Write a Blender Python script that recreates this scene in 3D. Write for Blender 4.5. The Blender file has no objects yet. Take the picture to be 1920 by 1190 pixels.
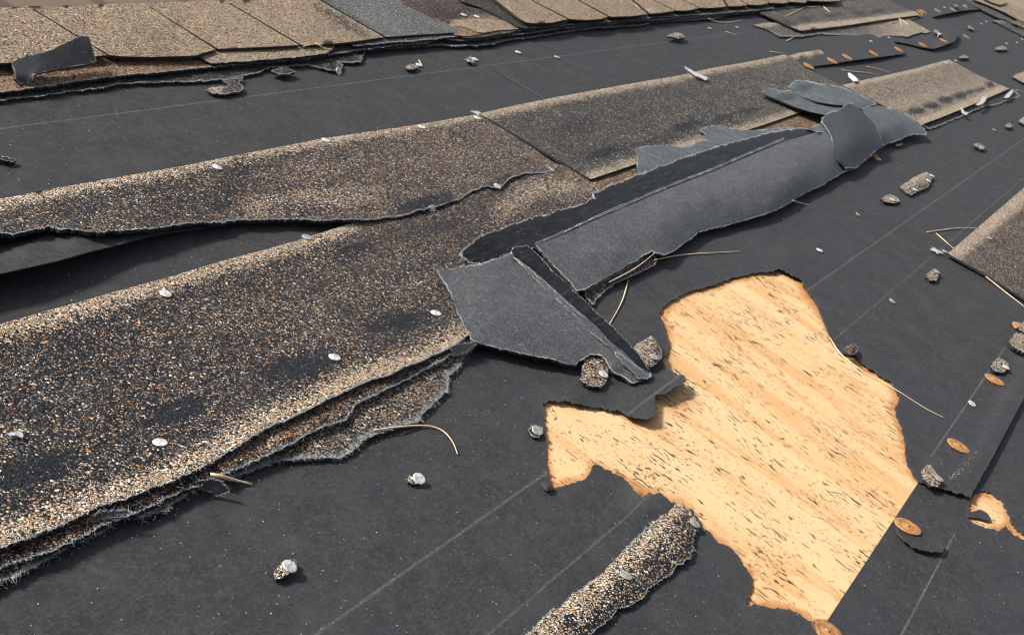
import bpy, math, random
import numpy as np
from mathutils import Vector, Matrix, noise, geometry
random.seed(7)
scene = bpy.context.scene
C = scene.collection
# ------------------------------------------------------------------ camera
FPX, CAMH = 2721.2277, 0.52177
R = np.array([[0.450124, 0.209041, -0.868153], [-0.807193, 0.511014, -0.295471], [0.381873, 0.833766, 0.398757]])
camd = bpy.data.cameras.new('camera'); cam = bpy.data.objects.new('camera', camd); C.objects.link(cam)
camd.sensor_width = 36.0; camd.lens = FPX / 1920 * 36; camd.clip_start = 0.02; camd.clip_end = 300
M = Matrix([list(R[i]) + [0] for i in range(3)] + [[0, 0, 0, 1]]); M.translation = Vector((0, 0, CAMH))
cam.matrix_world = M; scene.camera = cam
camd.dof.use_dof = True; camd.dof.focus_distance = 1.15; camd.dof.aperture_fstop = 32
# ------------------------------------------------------------------ light
TRAVEL = Vector((0.45, -0.69, -0.565)).normalized()
S = -TRAVEL
sund = bpy.data.lights.new('sun', 'SUN'); sund.energy = 3.9; sund.angle = math.radians(8); sund.color = (1, 0.96, 0.905)
sun = bpy.data.objects.new('sun', sund); C.objects.link(sun); sun.rotation_euler = TRAVEL.to_track_quat('-Z', 'Y').to_euler()
sun.location = S * 20
world = bpy.data.worlds.new('World'); scene.world = world; world.use_nodes = True
nt = world.node_tree; bg = nt.nodes['Background']
sky = nt.nodes.new('ShaderNodeTexSky'); sky.sky_type = 'NISHITA'; sky.sun_disc = False
sky.sun_elevation = math.asin(S.z); sky.sun_rotation = math.atan2(S.x, S.y); sky.dust_density = 3.0
hs = nt.nodes.new('ShaderNodeHueSaturation'); hs.inputs['Saturation'].default_value = .45
nt.links.new(sky.outputs[0], hs.inputs['Color']); nt.links.new(hs.outputs[0], bg.inputs[0]); bg.inputs[1].default_value = 0.088
scene.view_settings.view_transform = 'Standard'; scene.view_settings.look = 'None'
scene.view_settings.exposure = 0.66; scene.view_settings.gamma = 1.0
scene.cycles.filter_width = 1.0

# ------------------------------------------------------------------ projection helpers (photo trace -> place on the roof)
def unp(px, py, h):
    """h in mm above the deck"""
    px = np.asarray(px, float); py = np.asarray(py, float); h = np.asarray(h, float) * 0.001
    d = np.stack([(px - 960) / FPX, -(py - 595) / FPX, -np.ones_like(px)], -1) @ R.T
    t = (h - CAMH) / d[..., 2]
    return np.array([0, 0, CAMH]) + d * t[..., None]
def proj(x, y, z=0.0):
    q = R.T @ np.array([x, y, z - CAMH]); return (960 + FPX * q[0] / -q[2], 595 - FPX * q[1] / -q[2])
def ppm(px, py):
    """photo pixels per millimetre at this spot of the deck"""
    p = unp(px, py, 0.0); d = p - np.array([0, 0, CAMH]); z = -(d @ R)[..., 2]
    return FPX / z * 0.001

# ------------------------------------------------------------------ materials
def new_mat(name):
    m = bpy.data.materials.new(name); m.use_nodes = True
    return m, m.node_tree, m.node_tree.nodes['Principled BSDF']
class NT:
    def __init__(s, nt): s.nt = nt
    def n(s, t, **k):
        x = s.nt.nodes.new(t)
        for a, b in k.items(): setattr(x, a, b)
        return x
    def l(s, a, b): s.nt.links.new(a, b)
    def val(s, sock, v):
        if isinstance(v, (int, float)): sock.default_value = v
        elif isinstance(v, tuple): sock.default_value = (*v, 1) if len(v) == 3 and sock.type == 'RGBA' else v
        else: s.l(v, sock)
    def math(s, op, a, b=0.0, c=0.0, clamp=False):
        x = s.n('ShaderNodeMath', operation=op, use_clamp=clamp)
        s.val(x.inputs[0], a); s.val(x.inputs[1], b); s.val(x.inputs[2], c); return x.outputs[0]
    def mix(s, f, a, b):
        x = s.n('ShaderNodeMix', data_type='RGBA')
        s.val(x.inputs[0], f); s.val(x.inputs[6], a); s.val(x.inputs[7], b); return x.outputs[2]
    def sstep(s, v, lo, hi):
        x = s.n('ShaderNodeMapRange', interpolation_type='SMOOTHSTEP'); s.val(x.inputs[0], v)
        x.inputs[1].default_value = lo; x.inputs[2].default_value = hi; return x.outputs[0]
    def noise(s, vec, scale, detail=3, rough=.5, dist=0):
        x = s.n('ShaderNodeTexNoise'); s.l(vec, x.inputs['Vector']); x.inputs['Scale'].default_value = scale
        x.inputs['Detail'].default_value = detail; x.inputs['Roughness'].default_value = rough; x.inputs['Distortion'].default_value = dist
        return x.outputs[0]
    def voro(s, vec, scale, feature='F1'):
        x = s.n('ShaderNodeTexVoronoi', feature=feature); s.l(vec, x.inputs['Vector']); x.inputs['Scale'].default_value = scale
        return x
    def ramp(s, f, stops, const=False):
        x = s.n('ShaderNodeValToRGB'); cr = x.color_ramp; cr.interpolation = 'CONSTANT' if const else 'LINEAR'
        while len(cr.elements) < len(stops): cr.elements.new(0.5)
        for e, (p, c) in zip(cr.elements, stops): e.position = p; e.color = (*c, 1)
        s.l(f, x.inputs[0]); return x.outputs[0]
    def attr(s, name): return s.n('ShaderNodeAttribute', attribute_name=name).outputs['Fac']
    def obj(s): return s.n('ShaderNodeTexCoord').outputs['Object']
    def mapping(s, vec, scale, rot=(0, 0, 0)):
        x = s.n('ShaderNodeMapping'); s.l(vec, x.inputs[0]); x.inputs['Scale'].default_value = scale; x.inputs['Rotation'].default_value = rot
        return x.outputs[0]
    def bump(s, h, dist, strength=1.0, nrm=None):
        x = s.n('ShaderNodeBump'); s.l(h, x.inputs['Height']); x.inputs['Distance'].default_value = dist; x.inputs['Strength'].default_value = strength
        if nrm: s.l(nrm, x.inputs['Normal'])
        return x.outputs[0]

BLK = (.008, .010, .014); DG = (.022, .027, .035); CR = (.56, .44, .31); WH = (.68, .6, .49); OR = (.48, .225, .075); TN = (.36, .26, .17); RD = (.24, .12, .075); GR = (.12, .12, .12)
def granule_mat(name, dark, light, scale=560, fine=0.9):
    m, nt, b = new_mat(name); g = NT(nt); v = g.obj()
    wob = g.n('ShaderNodeVectorMath', operation='ADD'); g.l(v, wob.inputs[0])
    vo = g.voro(v, scale); sep = g.n('ShaderNodeSeparateColor'); g.l(vo.outputs['Color'], sep.inputs[0])
    vo2 = g.voro(v, scale * 2.1); sep2 = g.n('ShaderNodeSeparateColor'); g.l(vo2.outputs['Color'], sep2.inputs[0])
    tone = g.math('ADD', g.attr('tone'), g.math('MULTIPLY', g.math('SUBTRACT', g.noise(v, 38, 3), .5), .45))
    pick = g.math('LESS_THAN', sep.outputs[1], tone)
    big = g.mix(pick, g.ramp(sep.outputs[0], dark, True), g.ramp(sep.outputs[0], light, True))
    small = g.mix(g.math('LESS_THAN', sep2.outputs[1], tone), g.ramp(sep2.outputs[0], dark, True), g.ramp(sep2.outputs[0], light, True))
    usesm = g.math('GREATER_THAN', g.noise(v, scale * .45, 1), .5)
    col = g.mix(usesm, big, small)
    d = g.mix(usesm, vo.outputs['Distance'], vo2.outputs['Distance'])
    dd = g.n('ShaderNodeSeparateColor'); g.l(d, dd.inputs[0]); d = dd.outputs[0]
    # worn patches of bare asphalt
    bl = g.math('LESS_THAN', sep.outputs[2], g.math('MULTIPLY', g.attr('blot'), fine))
    col = g.mix(bl, col, g.ramp(sep2.outputs[0], [(0, (.006, .007, .011)), (.72, (.02, .026, .038)), (.94, (.09, .1, .12))], True))
    col = g.mix(g.math('MULTIPLY', g.sstep(d, .45, .72), .92), col, (.008, .008, .009))  # gaps between grains: dark asphalt, deepened with their self-shadow in the colour
    # colour drifts
    col = g.mix(g.math('MULTIPLY', g.sstep(g.noise(v, 14, 4), .45, .75), .3), col, g.mix(.5, col, (.02, .02, .022)))
    # torn glass mat at the edge
    fn = g.noise(g.mapping(v, (1, .35, 1), (0, 0, .5)), 900, 3)
    fr = g.math('MULTIPLY', g.sstep(g.math('ADD', g.attr('fray'), g.math('MULTIPLY', g.math('SUBTRACT', fn, .5), 1.3)), .42, .85), g.sstep(g.noise(v, 70, 2), .28, .5))
    col = g.mix(fr, col, g.ramp(fn, [(.3, (.03, .034, .038)), (.55, (.2, .215, .22)), (.75, (.5, .51, .5))]))
    sd = g.attr('side')
    col = g.mix(sd, col, g.ramp(g.noise(v, 1300, 2), [(.45, (.012, .012, .014)), (.66, (.05, .05, .052)), (.8, (.3, .29, .27))]))
    g.l(col, b.inputs['Base Color']); b.inputs['Roughness'].default_value = .5; b.inputs['Specular IOR Level'].default_value = .2
    h = g.math('SUBTRACT', 1.0, d)
    g.l(g.bump(h, .0013, .9, g.bump(g.noise(v, 60, 3), .0015, .5)), b.inputs['Normal'])
    return m
dark_blend = [(0, BLK), (.48, DG), (.72, GR), (.81, TN), (.87, RD), (.9, OR), (.94, CR), (.98, WH)]
light_blend = [(0, (.40, .29, .19)), (.2, (.62, .49, .36)), (.42, (.77, .68, .56)), (.68, (.56, .38, .22)), (.83, (.48, .24, .09)), (.91, DG)]
brown_blend = [(0, BLK), (.22, RD), (.5, OR), (.68, TN), (.82, CR), (.95, WH)]
tan_blend = [(0, (.1, .065, .04)), (.16, (.32, .22, .13)), (.38, (.54, .4, .27)), (.68, (.82, .67, .49)), (.88, (.46, .28, .15))]
M_SH = granule_mat('granules_mixed', dark_blend, light_blend)
M_FAR = granule_mat('granules_fine', [(0, BLK), (.36, DG), (.64, (.09, .088, .085)), (.78, (.17, .14, .11)), (.88, (.36, .29, .2)), (.96, WH)], [(0, (.42, .31, .2)), (.4, (.62, .5, .36)), (.8, (.74, .62, .47))], 600)
M_ROLL = granule_mat('granules_worn', dark_blend, [(0, DG), (.16, TN), (.3, CR), (.58, WH), (.84, (.5, .34, .2)), (.93, OR)], 520)
M_BR = granule_mat('granules_fresh_orange', dark_blend, brown_blend)
M_TAN = granule_mat('granules_weathered_tan', [(0, BLK), (.3, DG), (.6, (.1, .08, .06)), (.8, TN)], tan_blend, 620, .8)
M_GREY = granule_mat('granules_grey', [(0, BLK), (.4, DG), (.8, GR)], [(0, (.1, .1, .1)), (.3, (.2, .21, .2)), (.6, (.32, .33, .31)), (.85, (.5, .5, .48))], 600, .8)
M_CHAR = granule_mat('granules_black', [(0, BLK), (.5, DG), (.8, (.06, .055, .05)), (.93, TN)], brown_blend)

def line_fac(g, v, x0, y0, x1, y1, w):
    """1 on the deck line through two points of the roof"""
    L = math.hypot(x1 - x0, y1 - y0); nx, ny = -(y1 - y0) / L, (x1 - x0) / L
    dt = g.n('ShaderNodeVectorMath', operation='DOT_PRODUCT'); g.l(v, dt.inputs[0]); dt.inputs[1].default_value = (nx, ny, 0)
    d = g.math('ABSOLUTE', g.math('SUBTRACT', dt.outputs['Value'], nx * x0 + ny * y0))
    along = g.n('ShaderNodeVectorMath', operation='DOT_PRODUCT'); g.l(v, along.inputs[0]); along.inputs[1].default_value = ((x1 - x0) / L, (y1 - y0) / L, 0)
    s0 = (x1 - x0) / L * x0 + (y1 - y0) / L * y0
    t = g.math('SUBTRACT', along.outputs['Value'], s0)
    inside = g.math('MULTIPLY', g.math('GREATER_THAN', t, 0.0), g.math('LESS_THAN', t, L))
    f = g.math('SUBTRACT', 1.0, g.sstep(d, w * .25, w))
    return g.math('MULTIPLY', f, inside)
def W(px, py): p = unp(px, py, 2.0); return float(p[0]), float(p[1])
def felt_mat():
    m, nt, b = new_mat('asphalt_felt'); g = NT(nt); v = g.obj()
    n1 = g.noise(v, 26, 5, .6); n2 = g.noise(g.mapping(v, (1, 2.2, 1)), 300, 5, .75); n3 = g.noise(v, 5.5, 4, .55, .4)
    col = g.ramp(n2, [(.34, (.016, .016, .018)), (.5, (.033, .033, .0355)), (.66, (.064, .064, .067))])
    col = g.mix(g.sstep(g.noise(v, 140, 4, .7), .35, .7), g.mix(.6, col, (.013, .013, .0145)), col)
    col = g.mix(g.math('MULTIPLY', g.sstep(g.noise(g.mapping(v, (1, 2.5, 1), (0, 0, .3)), 210, 5, .8), .56, .7), .4), col, (.1, .098, .095))
    col = g.mix(g.math('MULTIPLY', g.sstep(n1, .4, .72), .38), col, (.052, .048, .045))
    col = g.mix(g.math('MULTIPLY', g.sstep(n3, .45, .68), .45), col, (.028, .031, .038))
    vo = g.voro(v, 210); sep = g.n('ShaderNodeSeparateColor'); g.l(vo.outputs['Color'], sep.inputs[0])
    speck = g.math('MULTIPLY', g.math('LESS_THAN', vo.outputs['Distance'], .12), g.math('GREATER_THAN', sep.outputs[0], .86))
    col = g.mix(g.math('MULTIPLY', speck, .6), col, (.38, .36, .33))
    pit = g.math('MULTIPLY', g.math('LESS_THAN', vo.outputs['Distance'], .22), g.math('LESS_THAN', sep.outputs[0], .07))
    col = g.mix(g.math('MULTIPLY', pit, .7), col, (.012, .012, .014))
    # pale scuffs
    sc = g.math('MULTIPLY', g.sstep(g.noise(v, 9, 2), .6, .72), g.sstep(g.noise(g.mapping(v, (1, 4, 1), (0, 0, .4)), 260, 4, .7), .56, .72))
    col = g.mix(g.math('MULTIPLY', sc, .35), col, (.2, .19, .17))
    # chalk lines
    brk = g.sstep(g.noise(v, 330, 3, .7), .4, .62); br2 = g.math('ADD', .45, g.math('MULTIPLY', g.noise(v, 16, 2), .7))
    for (a, c, w, k) in [((455, 1285), (2300, -5), .0016, .3), ((760, 1322), (2300, 10), .0014, .24), ((-300, 285), (1420, 59), .0012, .34), ((1745, 856), (1884, 652), .0013, .4), ((1640, 1285), (1790, 1000), .0013, .42), ((660, 99), (900, 72), .0012, .25), ((1795, 470), (1700, 500), .0001, .01)]:
        f = line_fac(g, v, *W(*a), *W(*c), w)
        col = g.mix(g.math('MULTIPLY', g.math('MULTIPLY', f, g.math('ADD', .3, g.math('MULTIPLY', brk, .7))), g.math('MULTIPLY', br2, k)), col, (.30, .27, .22))
    fray = g.attr('fray')
    col = g.mix(g.math('MULTIPLY', fray, .2), col, (.09, .085, .085))
    g.l(col, b.inputs['Base Color']); b.inputs['Specular IOR Level'].default_value = .42
    g.l(g.math('ADD', .55, g.math('MULTIPLY', n1, .3)), b.inputs['Roughness'])
    nr = g.bump(n2, .0004, .8); nr = g.bump(g.noise(v, 12, 3), .005, .4, nr)
    for (a, c) in [((935, 140), (1125, 250)), ((1560, 235), (1720, 330)), ((1764, 90), (1797, 104)), ((1750, 32), (1830, 68))]:
        f = line_fac(g, v, *W(*a), *W(*c), .006)
        nr = g.bump(g.math('SUBTRACT', 1.0, f), .004, .9, nr)
    g.l(nr, b.inputs['Normal'])
    return m
M_FELT = felt_mat()

def backing_mat(name, c0, c1, sp, tarc=(.018, .023, .03)):
    m, nt, b = new_mat(name); g = NT(nt); v = g.obj()
    n = g.noise(v, 620, 3, .8); n1 = g.noise(v, 30, 5, .65); n4 = g.noise(v, 420, 4, .7)
    n5 = g.noise(g.mapping(v, (1, .5, 1)), 190, 4, .75)
    col = g.mix(g.sstep(n1, .35, .7), c0, c1)
    col = g.mix(g.math('MULTIPLY', g.sstep(n5, .55, .4), .4), col, (c0[0] * .5, c0[1] * .5, c0[2] * .5))
    col = g.mix(g.math('MULTIPLY', g.sstep(n5, .5, .68), .5), col, (c1[0] * 1.9, c1[1] * 1.9, c1[2] * 1.9))
    col = g.mix(g.math('MULTIPLY', g.sstep(n4, .4, .7), .5), col, (c1[0] * 1.5, c1[1] * 1.5, c1[2] * 1.5))
    col = g.mix(g.math('MULTIPLY', g.sstep(n, .53, .66), .6), col, sp)
    col = g.mix(g.math('MULTIPLY', g.sstep(n, .47, .36), .6), col, (.008, .009, .011))
    vo = g.voro(v, 300); sep = g.n('ShaderNodeSeparateColor'); g.l(vo.outputs['Color'], sep.inputs[0])
    speck = g.math('MULTIPLY', g.math('LESS_THAN', vo.outputs['Distance'], .16), g.math('GREATER_THAN', sep.outputs[0], .93))
    col = g.mix(g.math('MULTIPLY', speck, .7), col, (.5, .52, .52))
    col = g.mix(g.math('MULTIPLY', g.attr('blot'), .8), col, tarc)
    fn = g.noise(g.mapping(v, (1, .4, 1), (0, 0, .7)), 800, 3)
    fr = g.sstep(g.math('ADD', g.attr('fray'), g.math('MULTIPLY', g.math('SUBTRACT', fn, .5), 1.4)), .6, 1.0)
    fr = g.math('MULTIPLY', fr, g.sstep(g.noise(v, 38, 3, .6), .4, .6))
    col = g.mix(g.math('MULTIPLY', fr, .9), col, (.42, .44, .43))
    sd = g.attr('side')
    col = g.mix(sd, col, g.ramp(g.noise(v, 1300, 2), [(.45, (.01, .01, .012)), (.66, (.05, .05, .052)), (.8, (.25, .25, .24))]))
    g.l(col, b.inputs['Base Color']); b.inputs['Specular IOR Level'].default_value = .45; b.inputs['Roughness'].default_value = .55
    g.l(g.bump(n4, .0007, .8, g.bump(g.noise(v, 35, 4), .004, .35)), b.inputs['Normal'])
    return m
M_BACK = backing_mat('shingle_backing_charcoal', (.04, .042, .045), (.058, .061, .064), (.27, .275, .28))
M_BACKL = backing_mat('shingle_backing_slate', (.04, .05, .053), (.09, .104, .105), (.2, .23, .23))
M_BACKD = backing_mat('shingle_backing_dark', (.013, .014, .016), (.02, .022, .025), (.07, .07, .072))
M_BACK_SHADED = backing_mat('shingle_backing_shaded', (.02, .024, .03), (.03, .035, .042), (.12, .13, .14))  # darker backing for the fin, its shade away from the sun painted in
def tar_mat():
    m, nt, b = new_mat('bare_tar'); g = NT(nt); v = g.obj()
    n = g.noise(g.mapping(v, (.14, 1, 1)), 260, 5, .7)
    col = g.ramp(n, [(.3, (.004, .004, .005)), (.52, (.0085, .009, .0105)), (.68, (.03, .032, .036))])  # palest stop paints streaky sheen highlights into the tar colour
    vo = g.voro(v, 170); sep = g.n('ShaderNodeSeparateColor'); g.l(vo.outputs['Color'], sep.inputs[0])
    col = g.mix(g.math('MULTIPLY', g.math('LESS_THAN', vo.outputs['Distance'], .13), g.math('GREATER_THAN', sep.outputs[0], .9)), col, (.25, .25, .24))
    fn = g.noise(v, 600, 3)
    fr = g.sstep(g.math('ADD', g.attr('fray'), g.math('MULTIPLY', g.math('SUBTRACT', fn, .5), 1.4)), .75, 1.1)
    col = g.mix(fr, col, (.4, .41, .4))
    g.l(col, b.inputs['Base Color']); b.inputs['Roughness'].default_value = .35; b.inputs['Specular IOR Level'].default_value = .09
    g.l(g.bump(n, .0006, .7), b.inputs['Normal'])
    return m
M_TAR = tar_mat()
def ply_mat():
    m, nt, b = new_mat('pine_plywood'); g = NT(nt); v = g.obj()
    # grain runs up the slope (y)
    v = g.mapping(v, (1, 1, 1), (0, 0, .18)); gv = g.mapping(v, (1, .13, 1)); rings = g.noise(gv, 19, 4, .5, .8); fine = g.noise(g.mapping(v, (1, .035, 1)), 330, 3, .6)
    col = g.ramp(rings, [(.34, (.70, .485, .265)), (.47, (.68, .455, .235)), (.54, (.64, .395, .185)), (.58, (.60, .345, .15)), (.61, (.68, .45, .23)), (.78, (.71, .495, .275))])
    col = g.mix(g.math('MULTIPLY', g.sstep(fine, .45, .72), .25), col, (.56, .33, .14))
    # tar flecks caught in the grain
    dens = g.noise(v, 17, 3, .6)
    for sc, strch, lo, w in ((230, .27, .634, .005), (400, .45, .637, .005), (125, .2, .676, .006), (620, .6, .65, .006)):
        f = g.noise(g.mapping(v, (1, strch, 1)), sc, 3, .55)
        f = g.math('ADD', f, g.math('MULTIPLY', g.math('SUBTRACT', dens, .5), .2))
        f = g.math('ADD', f, g.math('MULTIPLY', g.attr('stain'), .05))
        col = g.mix(g.math('MULTIPLY', g.sstep(f, lo, lo + w), .94), col, (.02, .015, .012))
    st = g.math('MULTIPLY', g.attr('stain'), g.math('ADD', .55, g.math('MULTIPLY', g.noise(v, 60, 3), .9)))
    col = g.mix(g.math('MULTIPLY', g.sstep(st, .1, .8), .75), col, (.42, .17, .045))
    col = g.mix(g.sstep(st, .78, 1.1), col, (.05, .025, .015))
    g.l(col, b.inputs['Base Color']); b.inputs['Roughness'].default_value = .6; b.inputs['Specular IOR Level'].default_value = .25
    g.l(g.bump(fine, .0005, .6), b.inputs['Normal'])
    return m
M_PLY = ply_mat()
def metal_mat(name, c, c2, rough, metallic, sc=500):
    m, nt, b = new_mat(name); g = NT(nt); v = g.obj(); n = g.noise(v, sc, 4, .65)
    g.l(g.ramp(n, [(.35, c), (.65, c2)]), b.inputs['Base Color']); b.inputs['Roughness'].default_value = rough; b.inputs['Metallic'].default_value = metallic
    g.l(g.bump(n, .0003, .5), b.inputs['Normal']); return m
M_ZINC = metal_mat('galvanised_zinc', (.34, .33, .31), (.8, .79, .75), .5, .3, 420)
M_ZINCD = metal_mat('dull_zinc', (.22, .22, .21), (.5, .49, .46), .5, .4)
M_RUST = metal_mat('rusted_cap', (.30, .125, .04), (.52, .27, .10), .6, .25, 260)
M_FIB = metal_mat('glass_fibre', (.3, .31, .31), (.55, .56, .56), .5, 0)
M_NEED = metal_mat('dry_pine_needle', (.55, .4, .24), (.72, .58, .4), .5, 0, 60)
M_CHIP = metal_mat('wood_chip', (.30, .14, .06), (.5, .28, .14), .6, 0, 200)
M_WHITE = metal_mat('white_plastic', (.66, .68, .7), (.78, .79, .8), .45, 0)
M_GRAIN = None
def grains_mat():
    m, nt, b = new_mat('loose_grain'); g = NT(nt)
    oi = g.n('ShaderNodeAttribute', attribute_name='gcol'); g.l(oi.outputs['Color'], b.inputs['Base Color']); b.inputs['Roughness'].default_value = .5
    return m
M_GRAIN = grains_mat()

# ------------------------------------------------------------------ sheet builder
def tag(o, label=None, cat=None, group=None, kind=None):
    if label: o['label'] = label
    if cat: o['category'] = cat
    if group: o['group'] = group
    if kind: o['kind'] = kind
    return o
def pip(pts, poly):
    x, y = pts[:, 0], pts[:, 1]; ins = np.zeros(len(pts), bool)
    x0, y0 = poly[:, 0], poly[:, 1]; x1, y1 = np.roll(x0, -1), np.roll(y0, -1)
    for a, b_, c, d in zip(x0, y0, x1, y1):
        cond = (b_ > y) != (d > y)
        if b_ != d: ins ^= cond & (x < (c - a) * (y - b_) / (d - b_) + a)
    return ins
def seg_dist(pts, A, B):
    out = np.full(len(pts), 1e9)
    for a, b_ in zip(A, B):
        ab = b_ - a; L = ab @ ab + 1e-9
        t = np.clip(((pts - a) @ ab) / L, 0, 1)
        out = np.minimum(out, np.hypot(*(pts - a - t[:, None] * ab).T))
    return out
def polydist(pts, line):
    l = np.array(line, float); return seg_dist(pts, l[:-1], l[1:])
def parse(outline, dh):
    P = []; mode = 's'
    for q in outline:
        if isinstance(q, str): mode = q
        else: P.append([q[0], q[1], (q[2] if len(q) > 2 else dh), mode])
    return P
def dense(outline, dh, amp, seed, step=1.3):
    P = parse(outline, dh); out = []; rough = []; n = len(P)
    for i in range(n):
        a = P[i]; b_ = P[(i + 1) % n]; r = a[3] == 'r'
        L = math.hypot(b_[0] - a[0], b_[1] - a[1])
        mx, my = min(max((a[0] + b_[0]) / 2, -200), 2100), max((a[1] + b_[1]) / 2, 0)
        k = max(float(ppm(mx, my)), .2)
        st = max(step * k, 1.6) if r else max(6 * k, 8)
        m = min(max(1, int(L / st)), 260)
        nx, ny = -(b_[1] - a[1]) / max(L, .01), (b_[0] - a[0]) / max(L, .01)
        for j in range(m):
            t = j / m; x = a[0] + (b_[0] - a[0]) * t; y = a[1] + (b_[1] - a[1]) * t; h = a[2] + (b_[2] - a[2]) * t
            if r:
                w = 0
                for o_, (f, g_) in enumerate(((.03, .9), (.09, .7), (.26, .65))):
                    w += g_ * noise.noise(Vector((x * f / k * 2, y * f / k * 2, seed * 3.7 + o_ * 11)))
                w += random.uniform(-.42, .42)
                x += nx * w * amp * k; y += ny * w * amp * k
            out.append((x, y, h)); rough.append(r)
    return np.array(out), np.array(rough)
def height_fn(ctrl, mode, base, R_):
    ctrl = np.array(ctrl, float)
    if mode == 'local':
        def f(p):
            num = np.zeros(len(p)); den = np.zeros(len(p))
            for c in ctrl:
                if abs(c[2] - base) < .01 and False: continue
                w = np.exp(-((p[:, 0] - c[0]) ** 2 + (p[:, 1] - c[1]) ** 2) / R_ ** 2)
                num += w * (c[2] - base); den += w
            return base + num / np.maximum(1, den)
        return f
    X = ctrl[:, :2] / 100; n = len(X)
    def U(r2): return np.where(r2 > 1e-12, .5 * r2 * np.log(r2 + 1e-12), 0)
    K = U(((X[:, None] - X[None]) ** 2).sum(-1)) + np.eye(n) * .004
    Pm = np.c_[np.ones(n), X]
    A = np.zeros((n + 3, n + 3)); A[:n, :n] = K; A[:n, n:] = Pm; A[n:, :n] = Pm.T
    s = np.linalg.lstsq(A, np.r_[ctrl[:, 2], 0, 0, 0], rcond=None)[0]
    lo, hi = ctrl[:, 2].min(), ctrl[:, 2].max(); pad = (hi - lo) * .2 + .3
    def f(p):
        q = p / 100; v = U(((q[:, None] - X[None]) ** 2).sum(-1)) @ s[:n] + s[n] + q @ s[n + 1:]
        return np.clip(v, lo - pad, hi + pad)
    return f
SEED = [0]; HS = [False]
def hc(h): return h if h <= 12 else 12 + (h - 12) * .62
def sheet(name, outline, mat, h=2.0, t=2.6, label=None, cat=None, group=None, parent=None, grid=9, ctrl=(), amp=1.1, mode='tps', base=None, R_=60,
          tone=None, blots=(), holes=(), wob=.5, fringe=0, flen=4.0, kind=None, clipbox=None, stain=None, fmat=None, frayw=5.0, floor=None):
    SEED[0] += 1; seed = SEED[0]
    if HS[0]:
        outline = [q if isinstance(q, str) or len(q) < 3 else (q[0], q[1], hc(q[2])) for q in outline]; ctrl = [(a, b_, hc(c)) for a, b_, c in ctrl]; h = hc(h)
    if base is None: base = h
    bd, rough = dense(outline, h, amp, seed); rings = [(bd, rough)]
    for ho in holes: rings.append(dense(ho, h, amp, seed + 50))
    B2 = [r[0][:, :2] for r in rings]
    raw = [(p[0], p[1], p[2]) for p in parse(outline, h)] + list(ctrl)
    for ho in holes: raw += [(p[0], p[1], p[2]) for p in parse(ho, h)]
    if mode == 'local' and outline is not deckout:
        pr = parse(outline, h); raw = list(ctrl) + [(p[0], p[1], p[2]) for ho in holes for p in parse(ho, h)]
        for a_, b_ in zip(pr, pr[1:] + pr[:1]):
            if not (-350 < a_[0] < 2200 and -50 < a_[1] < 1400): continue
            m_ = max(1, int(min(math.hypot(b_[0] - a_[0], b_[1] - a_[1]), 700) / 14))
            raw += [(a_[0] + (b_[0] - a_[0]) * j / m_, a_[1] + (b_[1] - a_[1]) * j / m_, a_[2] + (b_[2] - a_[2]) * j / m_) for j in range(m_)]
    # rough + all edge segments
    RA, RB, AA, AB = [], [], [], []
    for (b_, r_) in rings:
        a = b_[:, :2]; c = np.roll(a, -1, 0); AA.append(a); AB.append(c); RA.append(a[r_]); RB.append(c[r_])
    AA, AB, RA, RB = map(np.concatenate, (AA, AB, RA, RB))
    x0, y0 = B2[0].min(0); x1, y1 = B2[0].max(0)
    if clipbox: x0, y0, x1, y1 = max(x0, clipbox[0]), max(y0, clipbox[1]), min(x1, clipbox[2]), min(y1, clipbox[3])
    gx, gy = np.meshgrid(np.arange(x0, x1, grid), np.arange(y0, y1, grid * .75))
    gx = gx + (np.arange(gx.shape[0]) % 2)[:, None] * grid * .5
    G = np.c_[gx.ravel(), gy.ravel()]; G += np.random.RandomState(seed).uniform(-.12, .12, G.shape) * grid
    G = G[pip(G, B2[0])] if len(G) else G
    for b_ in B2[1:]: G = G[~pip(G, b_)]
    if len(G): G = G[seg_dist(G, AA, AB) > min(grid * .45, 4)] if len(AA) * len(G) < 3e7 else G
    ring = []
    if len(RA):
        d = RB - RA; L = np.hypot(*d.T)[:, None] + 1e-9; nn = np.c_[-d[:, 1], d[:, 0]] / L; mid = (RA + RB) / 2
        for off in (frayw * .5, frayw):
            for s_ in (1, -1):
                q = mid + nn * off * s_; ok = pip(q, B2[0])
                for b_ in B2[1:]: ok &= ~pip(q, b_)
                q = q[ok]
                if len(q): q = q[seg_dist(q, RA, RB) > off * .8][::2 if off < frayw else 3]; ring.append(q)
    pts = np.concatenate([*B2, *( [G] if len(G) else [] ), *ring])
    edges = []; k = 0
    for b_ in B2:
        n = len(b_); edges += [(k + i, k + (i + 1) % n) for i in range(n)]; k += n
    sc = 100.0
    res = geometry.delaunay_2d_cdt([Vector((p[0] / sc, p[1] / sc)) for p in pts], edges, [], 0, 1e-6, False)
    V = np.array([(v[0] * sc, v[1] * sc) for v in res[0]]); T = np.array([f for f in res[2] if len(f) == 3])
    cen = V[T].mean(1); ok = pip(cen, B2[0])
    for b_ in B2[1:]: ok &= ~pip(cen, b_)
    T = T[ok]
    used = np.unique(T); mp = -np.ones(len(V), int); mp[used] = np.arange(len(used)); V = V[used]; T = mp[T]
    hf = height_fn(raw, mode, base, R_); H = hf(V)
    if wob:
        ks = .012
        H = H + np.array([wob * noise.noise(Vector((p[0] * ks, p[1] * ks * 1.5, seed * 5.1))) + .4 * wob * noise.noise(Vector((p[0] * ks * 3.3, p[1] * ks * 4, seed * 2.1))) for p in V])
    if floor is not None: H = np.maximum(H, floor)
    P = unp(V[:, 0], V[:, 1], H)
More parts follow.
